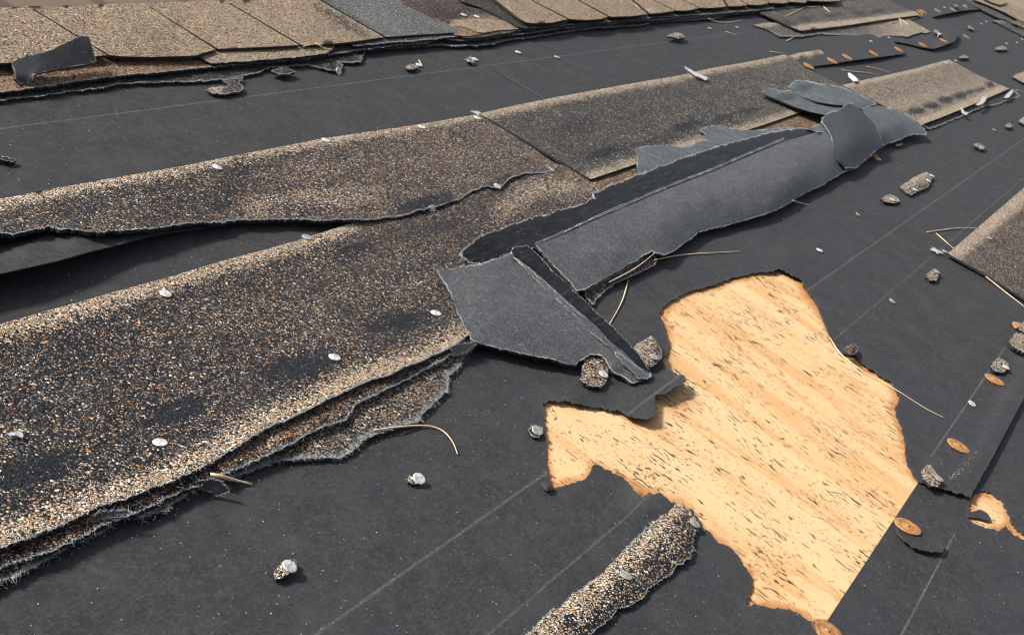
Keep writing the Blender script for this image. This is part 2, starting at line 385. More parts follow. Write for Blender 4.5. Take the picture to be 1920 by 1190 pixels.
    # orientation towards the camera
    a, b_, c = P[T[:, 0]], P[T[:, 1]], P[T[:, 2]]; fnm = np.cross(b_ - a, c - a)
    if ((fnm * (np.array([0, 0, CAMH]) - a)).sum(1) < 0).sum() > len(T) / 2: T = T[:, ::-1]; fnm = -fnm
    vn = np.zeros_like(P)
    for i in range(3): np.add.at(vn, T[:, i], fnm)
    vn /= np.linalg.norm(vn, axis=1)[:, None] + 1e-12
    Q = P - vn * t * .001
    ed = {}
    for f in T:
        for i in range(3):
            e = (f[i], f[(i + 1) % 3]); ed[e] = 1
    be = [e for e in ed if (e[1], e[0]) not in ed]
    n = len(P)
    rim = sorted({i for e in be for i in e}); ri = {v: 2 * n + j for j, v in enumerate(rim)}; rj = {v: 2 * n + len(rim) + j for j, v in enumerate(rim)}
    verts = np.concatenate([P, Q, P[rim], Q[rim]])
    faces = [tuple(f) for f in T.tolist()] + [(f[0] + n, f[2] + n, f[1] + n) for f in T.tolist()] + [(ri[a], rj[a], rj[b2], ri[b2]) for a, b2 in be]
    org = np.array([0, 0, 0.]) if mode == 'local' else np.array([P[:, 0].mean(), P[:, 1].mean(), 0])
    me = bpy.data.meshes.new(name); me.from_pydata((verts - org).tolist(), [], faces)
    me.polygons.foreach_set('use_smooth', [True] * len(me.polygons))
    def add(nm, arr):
        full = np.concatenate([arr, arr, arr[rim], arr[rim]]) if nm != 'side' else arr
        at = me.attributes.new(nm, 'FLOAT', 'POINT'); at.data.foreach_set('value', full.astype(np.float32))
    tv = tone(V) if callable(tone) else np.full(len(V), 0.0 if tone is None else float(tone))
    add('tone', tv)
    bl = np.zeros(len(V))
    for (bx, by, rx, ry, ang, st) in blots:
        ca, sa = math.cos(math.radians(ang)), math.sin(math.radians(ang)); dx, dy = V[:, 0] - bx, V[:, 1] - by
        u = (dx * ca + dy * sa) / rx; w = (-dx * sa + dy * ca) / ry
        e = np.sqrt(u * u + w * w) + .35 * np.array([noise.noise(Vector((p[0] * .06, p[1] * .09, seed))) for p in V])
        bl = np.maximum(bl, st * np.clip((1.25 - e) / .5, 0, 1))
    add('blot', bl)
    if len(RA) and (len(V) * len(RA) < 6e7):
        sel = np.zeros(len(V)); sel = np.clip(1 - seg_dist(V, RA, RB) / frayw, 0, 1) if len(V) * len(RA) < 6e7 else sel
    else: sel = np.zeros(len(V))
    add('fray', sel)
    if stain is not None: add('stain', stain(V))
    sd = np.zeros(len(verts)); sd[2 * n:] = 1; sd[n:2 * n] = .8; add('side', sd)
    me.materials.append(mat)
    o = bpy.data.objects.new(name, me); C.objects.link(o)
    if parent is not None:
        o.parent = parent; po = np.array(parent['org0']); o.location = tuple(org - po)
    else: o.location = tuple(org)
    o['org0'] = [float(x) for x in org]
    tag(o, label, cat, group, kind)
    # fringe of torn glass fibres
    if fringe and rough.any():
        FV, FF = [], []; rnd = random.Random(seed)
        n0 = len(bd)
        area = 0.5 * sum(bd[i][0] * bd[(i + 1) % n0][1] - bd[(i + 1) % n0][0] * bd[i][1] for i in range(n0)); sg = 1 if area > 0 else -1
        hb = hf(bd[:, :2])
        for i in range(n0):
            if not rough[i]: continue
            a, b2 = bd[i], bd[(i + 1) % n0]
            if not (-60 < a[0] < 1990 and -20 < a[1] < 1250): continue
            pa = unp(a[0], a[1], hb[i]); pb = unp(b2[0], b2[1], hb[(i + 1) % n0]); L = np.linalg.norm(pb - pa) * 1000
            patch = .35 + 1.3 * max(0, noise.noise(Vector((a[0] * .02, a[1] * .02, seed))) + .25)
            cnt = L * fringe * patch * .55; cnt = int(cnt) + (rnd.random() < cnt % 1)
            e = (pb - pa) / (L * .001 + 1e-9); out = np.array([e[1], -e[0], 0]) * sg
            # outward in world: check with a px step
            ox, oy = (b2[1] - a[1]), -(b2[0] - a[0]); ln = math.hypot(ox, oy) + 1e-9
            q = unp(a[0] + sg * ox / ln, a[1] + sg * oy / ln, hb[i]); out = q - pa; out /= np.linalg.norm(out) + 1e-12
            for _ in range(cnt):
                p = pa + (pb - pa) * rnd.random(); ln_ = flen * .00062 * rnd.uniform(.2, 1) ** 1.7
                d = out * rnd.uniform(.05, .8) + e * rnd.uniform(-1.3, 1.3) + np.array([0, 0, rnd.uniform(-.35, .3)]); d /= np.linalg.norm(d)
                p = p - d * ln_ * .35 + np.array([0, 0, -.0004 + .0009 * rnd.random()])
                w = rnd.uniform(.00004, .00012); sx = np.cross(d, [0, 0, 1]); sx /= np.linalg.norm(sx) + 1e-9; bend = np.array([rnd.gauss(0, .3), rnd.gauss(0, .3), rnd.gauss(0, .18)]) * ln_
                m_ = p + d * ln_ * .55 + bend * .3; z_ = p + d * ln_ + bend
                k = len(FV); up = np.array([0, 0, w])
                FV += [p - sx * w, p + sx * w, p + up * 1.5, m_ - sx * w * .8, m_ + sx * w * .8, m_ + up, z_]
                FF += [(k, k + 2, k + 5, k + 3), (k + 2, k + 1, k + 4, k + 5), (k + 1, k, k + 3, k + 4), (k + 3, k + 5, k + 6), (k + 5, k + 4, k + 6), (k + 4, k + 3, k + 6)]
        if len(FV) >= 84:
            FV = np.array(FV); FV[:, 2] = np.maximum(FV[:, 2], .0026)
            fm = bpy.data.meshes.new('torn_fibres'); fm.from_pydata((FV - org).tolist(), [], FF); fm.materials.append(fmat or M_FIB)
            fo = bpy.data.objects.new('torn_fibres', fm); C.objects.link(fo); fo.parent = o
    return o
def bandtone(line, w, lo=0.0, hi=1.0, soft=.5):
    def f(V): d = polydist(V, line); return lo + (hi - lo) * np.clip((w - d) / (w * soft), 0, 1)
    return f
def maxtone(*fs):
    def f(V):
        o = fs[0](V)
        for g in fs[1:]: o = np.maximum(o, g(V))
        return o
    return f
def taper(line, w0, w1, x0, x1, hi=1.0, soft=.5):
    def f(V):
        d = polydist(V, line); w = np.interp(V[:, 0], [x0, x1], [w0, w1]); return hi * np.clip((w - d) / (w * soft), 0, 1)
    return f

# ------------------------------------------------------------------ setting
XR, YT = 6.08, 1.004
HOLE = [(1553, 1164), (1547, 1168), (1530, 1167), (1510, 1157), (1480, 1142), (1455, 1138), (1424, 1132), (1402, 1131), (1403, 1115), (1410, 1095), (1407, 1075), (1389, 1055), (1385, 1040), (1365, 1025), (1340, 1008), (1318, 988), (1296, 958), (1266, 943), (1253, 935), (1236, 925), (1215, 924), (1205, 931), (1190, 917), (1180, 903), (1165, 892), (1145, 880), (1125, 871), (1112, 873), (1107, 886), (1095, 897), (1060, 910), (1040, 915), (1031, 905), (1026, 880), (1022, 850), (1021, 820), (1018, 790), (1018, 757), (1035, 751), (1060, 751), (1085, 757), (1110, 763), (1140, 768), (1165, 771), (1180, 780), (1192, 785), (1210, 785), (1226, 780), (1228, 765), (1232, 740), (1245, 738), (1260, 730), (1275, 722), (1287, 712), (1284, 703), (1272, 702), (1262, 696), (1250, 690), (1244, 683), (1242, 670), (1250, 660), (1254, 648), (1255, 636), (1248, 622), (1245, 610), (1240, 600), (1237, 588), (1243, 578), (1250, 568), (1275, 556), (1290, 547), (1320, 540), (1345, 532), (1380, 520), (1420, 511), (1450, 508), (1462, 503), (1503, 525), (1512, 542), (1525, 560), (1535, 580), (1543, 602), (1560, 640), (1580, 662), (1603, 667), (1625, 688), (1650, 704), (1672, 717), (1687, 741), (1686, 752), (1678, 765), (1680, 780), (1690, 805), (1698, 840), (1702, 870), (1711, 885), (1722, 901)]
HH = {(1226, 780): 9, (1228, 765): 9, (1210, 785): 8, (1245, 738): 9, (1260, 730): 11, (1275, 722): 12, (1287, 712): 13, (1284, 703): 12, (1232, 740): 8, (1192, 785): 6, (1180, 780): 5, (1165, 771): 4, (1272, 702): 9, (1262, 696): 6, (1035, 751): 4, (1060, 751): 4, (1085, 757): 5,
      (1462, 503): 7, (1450, 508): 4, (1503, 525): 4, (1603, 667): 4, (1625, 688): 4, (1553, 1164): 3.2, (1722, 901): 3.2, (1253, 935): 7, (1236, 925): 8, (1215, 924): 8, (1205, 931): 6, (1125, 871): 4, (1112, 873): 4, (1266, 943): 5}
hole_np = np.array(HOLE, float)
W2 = [(1820, 932), (1824, 926), (1837, 920), (1847, 919), (1858, 923), (1878, 936), (1883, 943), (1889, 958), (1899, 984), (1910, 995), (1925, 1003), (1932, 1012), (1912, 1006), (1902, 1001), (1886, 988), (1873, 995), (1858, 991), (1837, 984), (1819, 975), (1816, 960)]
def stainf(V):
    d = np.minimum(polydist(V, HOLE[1:] + HOLE[-1:]), polydist(V, W2 + W2[:1]) * .8)
    nz = np.array([noise.noise(Vector((p[0] * .02, p[1] * .02, 3.3))) for p in V])
    base = np.clip(1 - d / (17 + 16 * nz), 0, 1) * (.75 + .5 * nz)
    base = np.maximum(base, .62 * np.clip(1 - np.hypot((V[:, 0] - 1275) / 62, (V[:, 1] - 755) / 44), 0, 1) + 0)
    base = np.maximum(base, 1.1 * np.clip(1 - polydist(V, [(1240, 590), (1275, 556), (1345, 532), (1420, 511), (1470, 503), (1505, 525)]) / 15, 0, 1) * (.9 + nz))
    return base
deckout = [proj(.30, YT - .004), proj(.55, .1), proj(.7, -.42), proj(2.0, -.42), proj(6.05, -.42), proj(6.05, YT - .004)]
deck = sheet('roof_deck', deckout, M_PLY, h=0, t=15, mode='local', grid=9, clipbox=(1000, 490, 1960, 1200), wob=0, stain=stainf)
tag(deck, 'bare tan plywood sheathing flecked with tar, showing through the torn felt', 'roof deck', kind='structure')

# main felt layer
n_, Xs = .6, .4
FO = ['s', (0, 0), proj(XR, -.030), proj(XR, YT), proj(.30, YT), proj(.55, .1), proj(.70, -.38), proj(.80, -.38)] + [(1545, 1290), 'r', (1540, 1240), (1532, 1200)]
main = ['r', (1722, 901, 3.2), (1735, 905, 4), (1755, 912, 5), (1775, 918, 6), (1800, 925, 5), (1820, 932, 7), 's', (1870, 840, 7), (1920, 746, 7), (2000, 607, 7), (2100, 430, 4)] + FO[2:] + [((x, y, HH.get((x, y), 2.6))) for x, y in HOLE[2:-1]]
main_felt = sheet('roofing_felt', main, M_FELT, h=2.6, t=1.0, mode='local', base=2.6, R_=26, grid=13, clipbox=(-120, -20, 2040, 1300), amp=1.5, wob=.6, floor=2.0, frayw=4,
      ctrl=[(1140, 720, 5), (1200, 740, 7), (1235, 715, 8), (1255, 712, 10)],
      label='main sheet of black felt torn open around the bare plywood hole', cat='roofing felt')
low = ['s', proj(.80, .0165), proj(.98, .0145), proj(1.312, .0155), proj(1.8, .017), proj(XR, .017), proj(XR, -.40), proj(.74, -.40)]
low = [(x, y, 1.3) for x, y in low[1:]]
sheet('roofing_felt', ['s'] + low, M_FELT, h=1.3, t=1.0, mode='local', base=1.3, R_=25, grid=14, clipbox=(1300, 650, 2040, 1300), amp=1.8, wob=.12, floor=1.1, frayw=4,
      holes=[['r'] + [(x, y, 1.5) for x, y in W2]],
      label='lower sheet of black felt in the bottom right corner, straight edge along the plywood', cat='roofing felt')
# lapped upper felt: its lower edge shows left (lifted) and upper right
up = ['s', (-260, 560, 20), (0, 513, 21), (104, 490, 20), (172, 471, 18), (221, 459, 16), (260, 448, 14), (305, 437, 11), (365, 430, 8), (417, 420, 6), (443, 414, 5), (520, 400, 4), (900, 290, 4), (1300, 170, 4), (1430, 143, 4), (1455, 138, 4.5), (1500, 128, 5), (1560, 120, 9), (1610, 112, 13), (1660, 106, 13), (1697, 101, 9), (1697, 97, 7), (1686, 88, 4.5), (1675, 78, 4.5), (1700, 82, 8), (1728, 89, 10), (1751, 92, 13), (1772, 85, 17), (1790, 78, 20), (1798, 62, 22), (1786, 55, 7), (1766, 44, 4.5), (1747, 33, 6), (1770, 27, 16), (1800, 21, 24), (1822, 19, 20), (1836, 18, 8)]
up += [proj(5.75, .83), proj(XR, .80), proj(XR, YT - .002), proj(.30, YT - .002), proj(.50, .62)]
upper_felt = sheet('roofing_felt', up, M_FELT, h=4.0, t=.9, mode='local', base=4.0, R_=34, grid=13, clipbox=(-120, -20, 2040, 620), wob=.4, floor=3.6, frayw=3,
      ctrl=[(0, 470, 12), (100, 455, 11), (200, 445, 9), (0, 440, 8), (-60, 520, 20), (-60, 470, 12), (1690, 60, 4), (1718, 64, 4), (1744, 66, 4), (1700, 50, 4), (1745, 50, 4), (1500, 108, 4), (1560, 98, 4), (1620, 88, 4), (1540, 135, 4)],
      label='upper black felt sheet whose lower edge lifts off at the far left', cat='roofing felt')
# neighbour roof far below and dry ground, both out of focus beyond the ridge
def plain_plane(name, x0, x1, y0, y1, z, mat, **k):
    me = bpy.data.meshes.new(name); me.from_pydata([(x0, y0, z), (x1, y0, z), (x1, y1, z), (x0, y1, z)], [], [(0, 1, 2, 3)]); me.materials.append(mat)
    o = bpy.data.objects.new(name, me); C.objects.link(o); tag(o, **k); return o
def roof2_mat():
    m, nt, b = new_mat('neighbour_shingles'); g = NT(nt); v = g.obj()
    br = g.n('ShaderNodeTexBrick'); g.l(v, br.inputs[0]); br.inputs['Scale'].default_value = 1.0; br.inputs['Brick Width'].default_value = .30; br.inputs['Row Height'].default_value = .14; br.inputs['Mortar Size'].default_value = .022
    br.inputs['Color1'].default_value = (.09, .062, .045, 1); br.inputs['Color2'].default_value = (.17, .125, .09, 1); br.inputs['Mortar'].default_value = (.06, .04, .035, 1)
    g.l(g.mix(g.math('MULTIPLY', g.noise(v, 12, 4), .6), br.outputs[0], (.12, .088, .064)), b.inputs['Base Color']); b.inputs['Roughness'].default_value = .8; return m
plain_plane('lower_roof', -3, 5.2, 1.2, 14, -.6, roof2_mat(), label='blurred brown shingled roof lower down beyond the ridge', cat='roof')
def grass_mat():
    m, nt, b = new_mat('dry_grass'); g = NT(nt); v = g.obj()
    g.l(g.ramp(g.noise(g.mapping(v, (3, 1.2, 1)), 3.2, 5, .65), [(.3, (.11, .075, .05)), (.5, (.22, .16, .11)), (.7, (.36, .28, .2))]), b.inputs['Base Color']); b.inputs['Roughness'].default_value = .9; return m
plain_plane('ground', -60, 120, -60, 160, -3.0, grass_mat(), kind='structure')

# ------------------------------------------------------------------ rear stack of shingles along the ridge
def ry(x): return 17 - .0305 * x - 3
def under(lower, x0, x1, mat, h, label, group=None, **k):
    top = [(x1, ry(x1) + 4), (x0, ry(x0) + 4)]
    return sheet('asphalt_shingle', ['r'] + lower + ['s'] + top, mat, h=h, t=2.8, label=label, cat='shingle', group=group, **k)
U3 = [(-120, 205), (0, 188), (78, 180), (195, 165), (221, 158), (326, 154), (401, 151), (417, 150), (480, 138), (506, 128), (576, 122), (608, 130), (628, 134), (641, 130), (643, 122), (636, 118), (678, 117), (686, 96), (740, 90), (774, 88)]
under(U3, -120, 800, M_CHAR, 7.5, 'bottom black shingle of the rear stack at left, a nail in its torn tip', tone=.12, fringe=1.2, wob=1.2)
U3b = [(700, 92), (774, 88), (819, 85), (845, 87), (897, 86), (923, 83), (954, 76), (980, 73), (1051, 62), (1116, 53), (1205, 48), (1220, 43), (1350, 34), (1366, 27)]
under(U3b, 690, 1390, M_CHAR, 8.5, 'bottom black shingle of the rear stack in its middle stretch, frayed along the felt', tone=.1, fringe=1.2, wob=1.2)
under([(1340, 34), (1366, 27.5), (1424, 25), (1460, 19), (1520, 14), (1600, 8), (1660, 1)], 1330, 1680, M_CHAR, 7, 'bottom black shingle at the far right end of the rear stack', tone=.1, fringe=1.0)
U2 = [(-120, 185), (0, 173), (52, 167), (125, 156), (214, 143), (287, 137), (401, 126), (500, 117), (560, 112), (640, 100), (690, 92), (706, 88)]
under(U2, -120, 730, M_BR, 12, 'orange brown shingle of the rear stack exposed under the black curled flap', tone=maxtone(bandtone([(-50, 155), (120, 135), (300, 118), (420, 112)], 42, .15, .95, .6), lambda V: np.clip((600 - V[:, 0]) / 900, 0, .5)), fringe=1.0, wob=1.0)
U2b = [(690, 93), (740, 86), (800, 81), (830, 72), (860, 77), (900, 75), (940, 68), (962, 66), (1000, 62), (1060, 53), (1120, 47), (1200, 40), (1300, 33), (1440, 20), (1500, 13)]
under(U2b, 690, 1520, M_CHAR, 12.5, 'black frayed middle shingle of the rear stack under the grey one', tone=maxtone(bandtone([(850, 62), (900, 68), (960, 60)], 12, .1, .9)), fringe=1.0, wob=.9)
U1 = [(310, 100), (370, 106), (390, 116), (401, 119), (500, 112), (584, 105), (613, 99), (625, 92)]
under(U1, 290, 640, M_TAN, 15, 'tan shingle under the weathered tabs, left of the pine needle pair', tone=maxtone(bandtone([(400, 110), (600, 96)], 22, .2, .9)), wob=.5)
under([(660, 86), (720, 82), (790, 76), (850, 70), (905, 66), (960, 60), (1060, 48), (1140, 42), (1230, 34), (1330, 27), (1450, 17)], 650, 1460, M_CHAR, 15.5, 'upper black shingle layer of the rear stack, edge right beneath the tan tabs', tone=.15, fringe=.8, wob=.7)
def tabs(x0, x1, lower, grooves, mat, h, label, group=None, tone=.84, blots=(), w=4.4, xr=0):
    """lower: edge left to right with marks at the cut-outs; grooves: dict bottom point -> top point"""
    o = ['s', (x0, ry(x0))]
    for p in lower:
        if p in grooves:
            gt = grooves[p]; o += [(p[0] - w * .55, p[1]), (gt[0] - w * .4, gt[1]), (gt[0] + w * .4, gt[1] - .2), (p[0] + w * .55, p[1] - .3)]
        else: o.append(p)
    o.append((x1, ry(x1)))
    return sheet('asphalt_shingle', o, mat, h=h, t=3.0, label=label, cat='shingle', group=group, tone=tone, blots=blots, wob=.5, grid=8)
G_TAB = 'weathered tan shingle tabs along the ridge'
tabs(-160, 268, [(-60, 124), (0, 119), (60, 117), (120, 112), (196, 104), (203, 104), (230, 106), (285, 107), (365, 105), (404, 92.5)][0:9] + [(404, 93)], {(203, 104): (62, 17.5)}, M_TAN, 19, 'tan tabbed shingle at the far left with a black flap curled up before it', G_TAB)
tabs(269, 590, [(409, 92), (460, 90), (500, 88), (563, 85), (600, 84), (640, 81), (676, 76.5), (719, 70)], {(563, 85): (430, 6.5)}, M_TAN, 18.6, 'tan two-tab shingle left of the grey one, pine needles at its lower edge', G_TAB, blots=[(640, 40, 70, 9, 32, .75)])
sheet('asphalt_shingle', ['s', (595, ry(595)), (724, 70), (760, 67), (790, 65), (830, 63), (856, 61), (858, 56), (836, 45), (800, 30), (760, 10), (742, ry(742))], M_GREY, h=18, t=3, tone=.75, label='speckled pale grey shingle in the rear stack', cat='shingle', wob=.5, blots=[(650, 30, 60, 6, 33, .7), (790, 45, 60, 5, 30, .3)])
sheet('asphalt_shingle', ['s', (730, ry(730)), (790, 30), (824, 43), (850, 60), (870, 72), (907, 70), (960, 61), (985, 50), (1000, 30), (930, ry(930))], M_CHAR, h=16.3, t=2.2, label='charcoal shingle with two bare nails between the grey one and the tan tabs', cat='shingle', wob=.4,
      tone=maxtone(lambda V: np.full(len(V), .2), bandtone([(850, 44), (900, 38), (950, 45)], 14, 0, .9)), blots=[(840, 28, 30, 6, 10, .8)])
sheet('shingle_scrap', ['s', (822, 43), (850, 38), (905, 35), (960, 40), (985, 52), (960, 56), (935, 57), (907, 62), (893, 60), (868, 50), (836, 51)], M_TAN, h=17.6, t=2.2, tone=.95, label='tan shingle piece with a stepped edge below the two bare nails', cat='shingle scrap', wob=.3)
sheet('shingle_scrap', ['s', (832, 52), (868, 51), (892, 61), (903, 64), (880, 68), (856, 67)], M_BR, h=17.2, t=1.5, tone=.95, label='small bright orange granule patch beside the grey shingle', cat='shingle scrap', wob=.2)
sheet('asphalt_shingle', ['s', (842, ry(842)), (868, 4), (900, 14), (940, 33), (968, 50), (986, 54), (1010, 51), (1064, 42), (1064, 20), (960, ry(960))], M_CHAR, h=19.5, t=2.8, tone=.1, label='dark shingle edge showing just left of the first right-hand tan tab', cat='shingle', wob=.3)
low1 = [(972, 34), (988, 43), (1005, 44), (1035, 43), (1066, 36.5), (1100, 38), (1125, 36), (1142, 32), (1180, 31), (1214, 27)]
tabs(912, 1158, low1, {(1066, 36.5): (997, 1), (1142, 32): (1083, 0)}, M_TAN, 24, 'tan three-tab shingle right of the charcoal gap in the rear stack', G_TAB)
tabs(1162, 1340, [(1219, 26), (1240, 24.5), (1267, 20.5), (1290, 20), (1312, 15.5), (1340, 15), (1362, 12.5)], {(1267, 20.5): (1222, 0), (1312, 15.5): (1280, 0)}, M_TAN, 23.5, 'tan three-tab shingle in the middle of the right-hand rear row', G_TAB, w=2.4)
tabs(1344, 1560, [(1366, 12), (1385, 12), (1403, 9.5), (1425, 10), (1442, 6), (1470, 6.5), (1482, 4), (1510, 5.5), (1515, 2), (1550, 3), (1575, 2)], {(1403, 9.5): (1384, -1), (1442, 6): (1428, -2), (1482, 4): (1468, -3), (1515, 2): (1504, -4)}, M_TAN, 23, 'tan tabbed shingle at the far end of the rear row', G_TAB, w=2.2)
# curled black flap far left
fl = sheet('shingle_flap', ['r', (22, 117, 22), (45, 107, 25), (90, 96, 30), (102, 91, 31), (150, 69, 37), 's', (166, 67, 38), (172, 88, 33), 'r', (176, 98, 29), (180, 115, 24), (160, 121, 22), (100, 131, 21), (64, 141, 21), (60, 153, 16), (38, 157, 14), (30, 149, 18)], M_BACKD, t=2.4, amp=.7, wob=1.2, fringe=1.6, flen=3, ctrl=[(100, 112, 26), (60, 125, 22), (140, 100, 29)], label='black torn shingle flap curled upright at the far left', cat='shingle flap')

# ------------------------------------------------------------------ second row
TOP2 = [(-160, 412), (0, 373), (104, 353), (216, 333), (333, 313), (401, 299), (480, 284), (605, 260), (793, 232), (897, 214)]
LOW2 = [(1046, 309, 8), (1041, 317, 8), (1025, 324, 8), (981, 326, 8.5), (957, 334, 9), (941, 351, 9), (907, 349.5, 9), (876, 362, 9), (865, 373, 9), (819, 388, 9.5), (793, 394, 10), (753, 404, 10), (701, 412, 10), (641, 412, 11), (597, 414, 11), (532, 411, 11), (480, 413, 11), (443, 412, 10), (417, 417, 12), (370, 416, 14), (313, 425, 17), (260, 430, 20), (195, 435, 22), (156, 433, 22), (122, 429, 22), (89, 425, 22), (52, 433, 23), (21, 441, 24), (0, 438, 24), (-160, 470, 24)]
t2 = maxtone(taper(TOP2, 26, 15, 0, 900, 1.0, .8), lambda V: .03 + .12 * np.clip((V[:, 0] - 380) / 500, 0, 1), bandtone([(480, 390), (620, 372), (700, 360)], 30, 0, .36), bandtone([(560, 320), (840, 300), (980, 290)], 50, 0, .2, 1.0))
sheet('asphalt_shingle', ['s'] + [(x, y, 6.5) for x, y in TOP2] + [(960, 253, 7), 'r'] + LOW2, M_SH, h=7, t=3.0, tone=t2, fringe=2.2, flen=5, wob=.9, ctrl=[(200, 380, 9), (500, 350, 8), (800, 310, 8)],
      blots=[(800, 380, 55, 12, -14, .95), (940, 340, 45, 8, -20, .9), (560, 392, 60, 10, 0, .5), (440, 340, 22, 60, 25, .45)], label='long speckled shingle of the second row, left piece, with a torn lower edge', cat='shingle')
TOP2b = [(899, 213), (960, 199), (1050, 181), (1116, 169), (1200, 154), (1273, 142), (1333, 128), (1400, 117), (1470, 103)]
B2b = [(1108, 336), (1150, 322), (1194, 307), (1300, 270), (1370, 252), (1421, 238), (1470, 221), (1560, 190), (1600, 172)]
t2b = maxtone(taper(TOP2b, 17, 12, 900, 1460, 1.0, .7), lambda V: .0 + .1 * np.clip((V[:, 0] - 1200) / 300, 0, 1), taper(B2b, 20, 15, 1100, 1500, .95, .8))
sheet('asphalt_shingle', ['s'] + [(x, y, 7) for x, y in TOP2b] + [(1480, 105, 8), (1506, 125, 9), (1541, 142, 9), (1577, 160, 10)] + [(x, y, 10) for x, y in B2b[::-1]] + [(1050, 302, 9)], M_FAR, h=8, t=3.0, tone=t2b, wob=.7,
      blots=[(1140, 285, 40, 9, -15, .95), (1290, 235, 32, 8, -15, .95), (1355, 222, 26, 7, -12, .8), (1405, 208, 26, 7, -15, .8), (1075, 240, 45, 16, -10, .35), (1235, 262, 40, 9, -12, .5)], label='right piece of the second row running under the slate backing sheets', cat='shingle')
sheet('asphalt_shingle', ['s', (1046, 304), (1250, 240), (1500, 200), (1560, 225), (1530, 262), (1420, 290), (1300, 320), (1200, 345), (1150, 362)], M_BR, h=6.6, t=2.6, tone=.75, wob=.3, label='orange shingle layer peeking out under the cream edge of the second row', cat='shingle')
sheet('shingle_strip', ['s', (1470, 107, 7), (1500, 99, 8), (1535, 94, 8), 'r', (1543, 97, 8), (1546, 102, 7), (1538, 106, 5), (1525, 113, 5), (1508, 110, 5), (1490, 113, 5), (1478, 112, 6)], M_FAR, h=8, ctrl=[(1500, 103, 13), (1525, 101, 13)], t=2.5, tone=maxtone(bandtone([(1470, 105), (1540, 95)], 9, .2, 1)), grid=4, fringe=1.5, flen=6, label='small cream curled shingle strip at the top corner of the second row', cat='shingle scrap')

# ------------------------------------------------------------------ big front shingle and its torn under-layers
TOP3 = [(-160, 654), (0, 607), (86, 583), (169, 560), (221, 545), (310, 521), (417, 489), (500, 467), (566, 448), (670, 414), (700, 404)]
LOW3 = [(878, 629, 15), (845, 652, 15), (800, 672, 15), (714, 708, 15), (662, 725, 15), (600, 758, 15), (480, 813, 15), (430, 845, 15), (375, 878, 15), (320, 903, 15), (250, 930, 15), (200, 945, 15), (165, 960, 16), (100, 990, 16), (0, 1028, 16), (-160, 1100, 16)]
L3T = [(x, y + (8 if x < 400 else 3)) for x, y, _ in LOW3]
t3 = maxtone(taper(TOP3, 44, 24, 0, 700, 1.0, .7), taper([(x, y - (28 - .02 * x)) for x, y in L3T], 46, 34, 0, 880, .95, .9), lambda V: np.full(len(V), .04), bandtone([(940, 395), (1010, 350), (1110, 345)], 32, 0, .5, .9), bandtone([(360, 600), (560, 580), (800, 520)], 70, 0, .12, 1.))
LX = [(455, 880, 15), (400, 905, 14)]
sheet('asphalt_shingle', ['s'] + [(x, y, 6.5) for x, y in TOP3] + [(860, 360, 6.5), (950, 330, 6.5), (1060, 303, 6.5), (1132, 352, 7), (1215, 405, 7), (1120, 515, 8), (960, 590, 9), 'r'] + LOW3, M_SH, h=7, t=3.2, tone=t3, fringe=2.4, flen=6, wob=1.3, grid=8, frayw=6, ctrl=[(300, 700, 9), (100, 800, 10), (500, 640, 9), (700, 520, 8), (900, 450, 7.5)],
      blots=[(330, 770, 62, 20, -22, 1), (560, 688, 75, 22, -14, 1), (745, 605, 70, 20, -12, .95), (60, 880, 90, 30, -14, 1), (130, 660, 70, 24, -15, .35), (660, 470, 40, 14, -15, .7), (815, 425, 60, 16, -14, .5), (980, 430, 50, 8, -20, .3)], label='largest speckled shingle in the left foreground with cream upper edge and four nails', cat='shingle')
LOW3b = [(890, 648, 11.5), (873, 652, 11.5), (845, 665, 11.5), (774, 707, 11), (720, 733, 11), (668, 757, 11), (650, 785, 11), (610, 798, 11), (540, 835, 11), (480, 863, 11), (430, 885, 10.5), (370, 910, 10.5), (300, 940, 10.5), (220, 975, 10.5), (100, 1030, 11), (0, 1062, 11), (-160, 1130, 11)]

b2np = [(x, y) for x, y, _ in LOW3b]
sheet('asphalt_shingle', ['s', (-160, 1000), (300, 850), (700, 680), (860, 610), (900, 630), 'r'] + LOW3b, M_BR, h=10.5, t=2.8, tone=lambda V: .62 - .6 * np.clip(1 - polydist(V, b2np) / 14, 0, 1), fringe=3, flen=8, wob=1.0, frayw=8, grid=8, label='orange speckled shingle layer directly beneath the largest shingle', cat='shingle')
LOW3c = [(886, 655, 6), (873, 663, 6), (857, 690, 6), (840, 705, 6), (838, 733, 6), (803, 766, 6), (782, 790, 6), (735, 805, 6), (688, 819, 6), (662, 845, 6), (641, 857, 6), (600, 858, 6), (527, 861, 6), (480, 880, 6.5), (420, 900, 6.5), (365, 919, 6.5), (323, 942, 7), (310, 958, 7), (258, 971, 7), (224, 972, 7), (182, 1000, 7), (125, 1027, 7), (60, 1062, 7), (0, 1091, 7.5), (-160, 1170, 8)]
c2np = [(x, y) for x, y, _ in LOW3c]
sheet('asphalt_shingle', ['s', (-160, 1050), (300, 880), (600, 760), (800, 660), (890, 640), 'r'] + LOW3c, M_SH, h=7, t=2.8, tone=lambda V: .3 - .28 * np.clip(1 - polydist(V, c2np) / 20, 0, 1), fringe=5, flen=11, wob=.9, frayw=20, grid=8, label='bottom torn shingle of the front stack with a pale fibrous fringe along the felt', cat='shingle')
sheet('shingle_scrap', ['r', (366, 903, 12), (380, 898, 13), (395, 897, 14), (412, 901, 14), (424, 911, 12), (430, 921, 9), (410, 927, 6), (392, 923, 6), (376, 915, 8)], M_BACKD, t=1.6, grid=5, fringe=4, flen=7, label='little black fuzzy flap hanging below the front stack by a stub of straw', cat='shingle scrap', wob=.4)
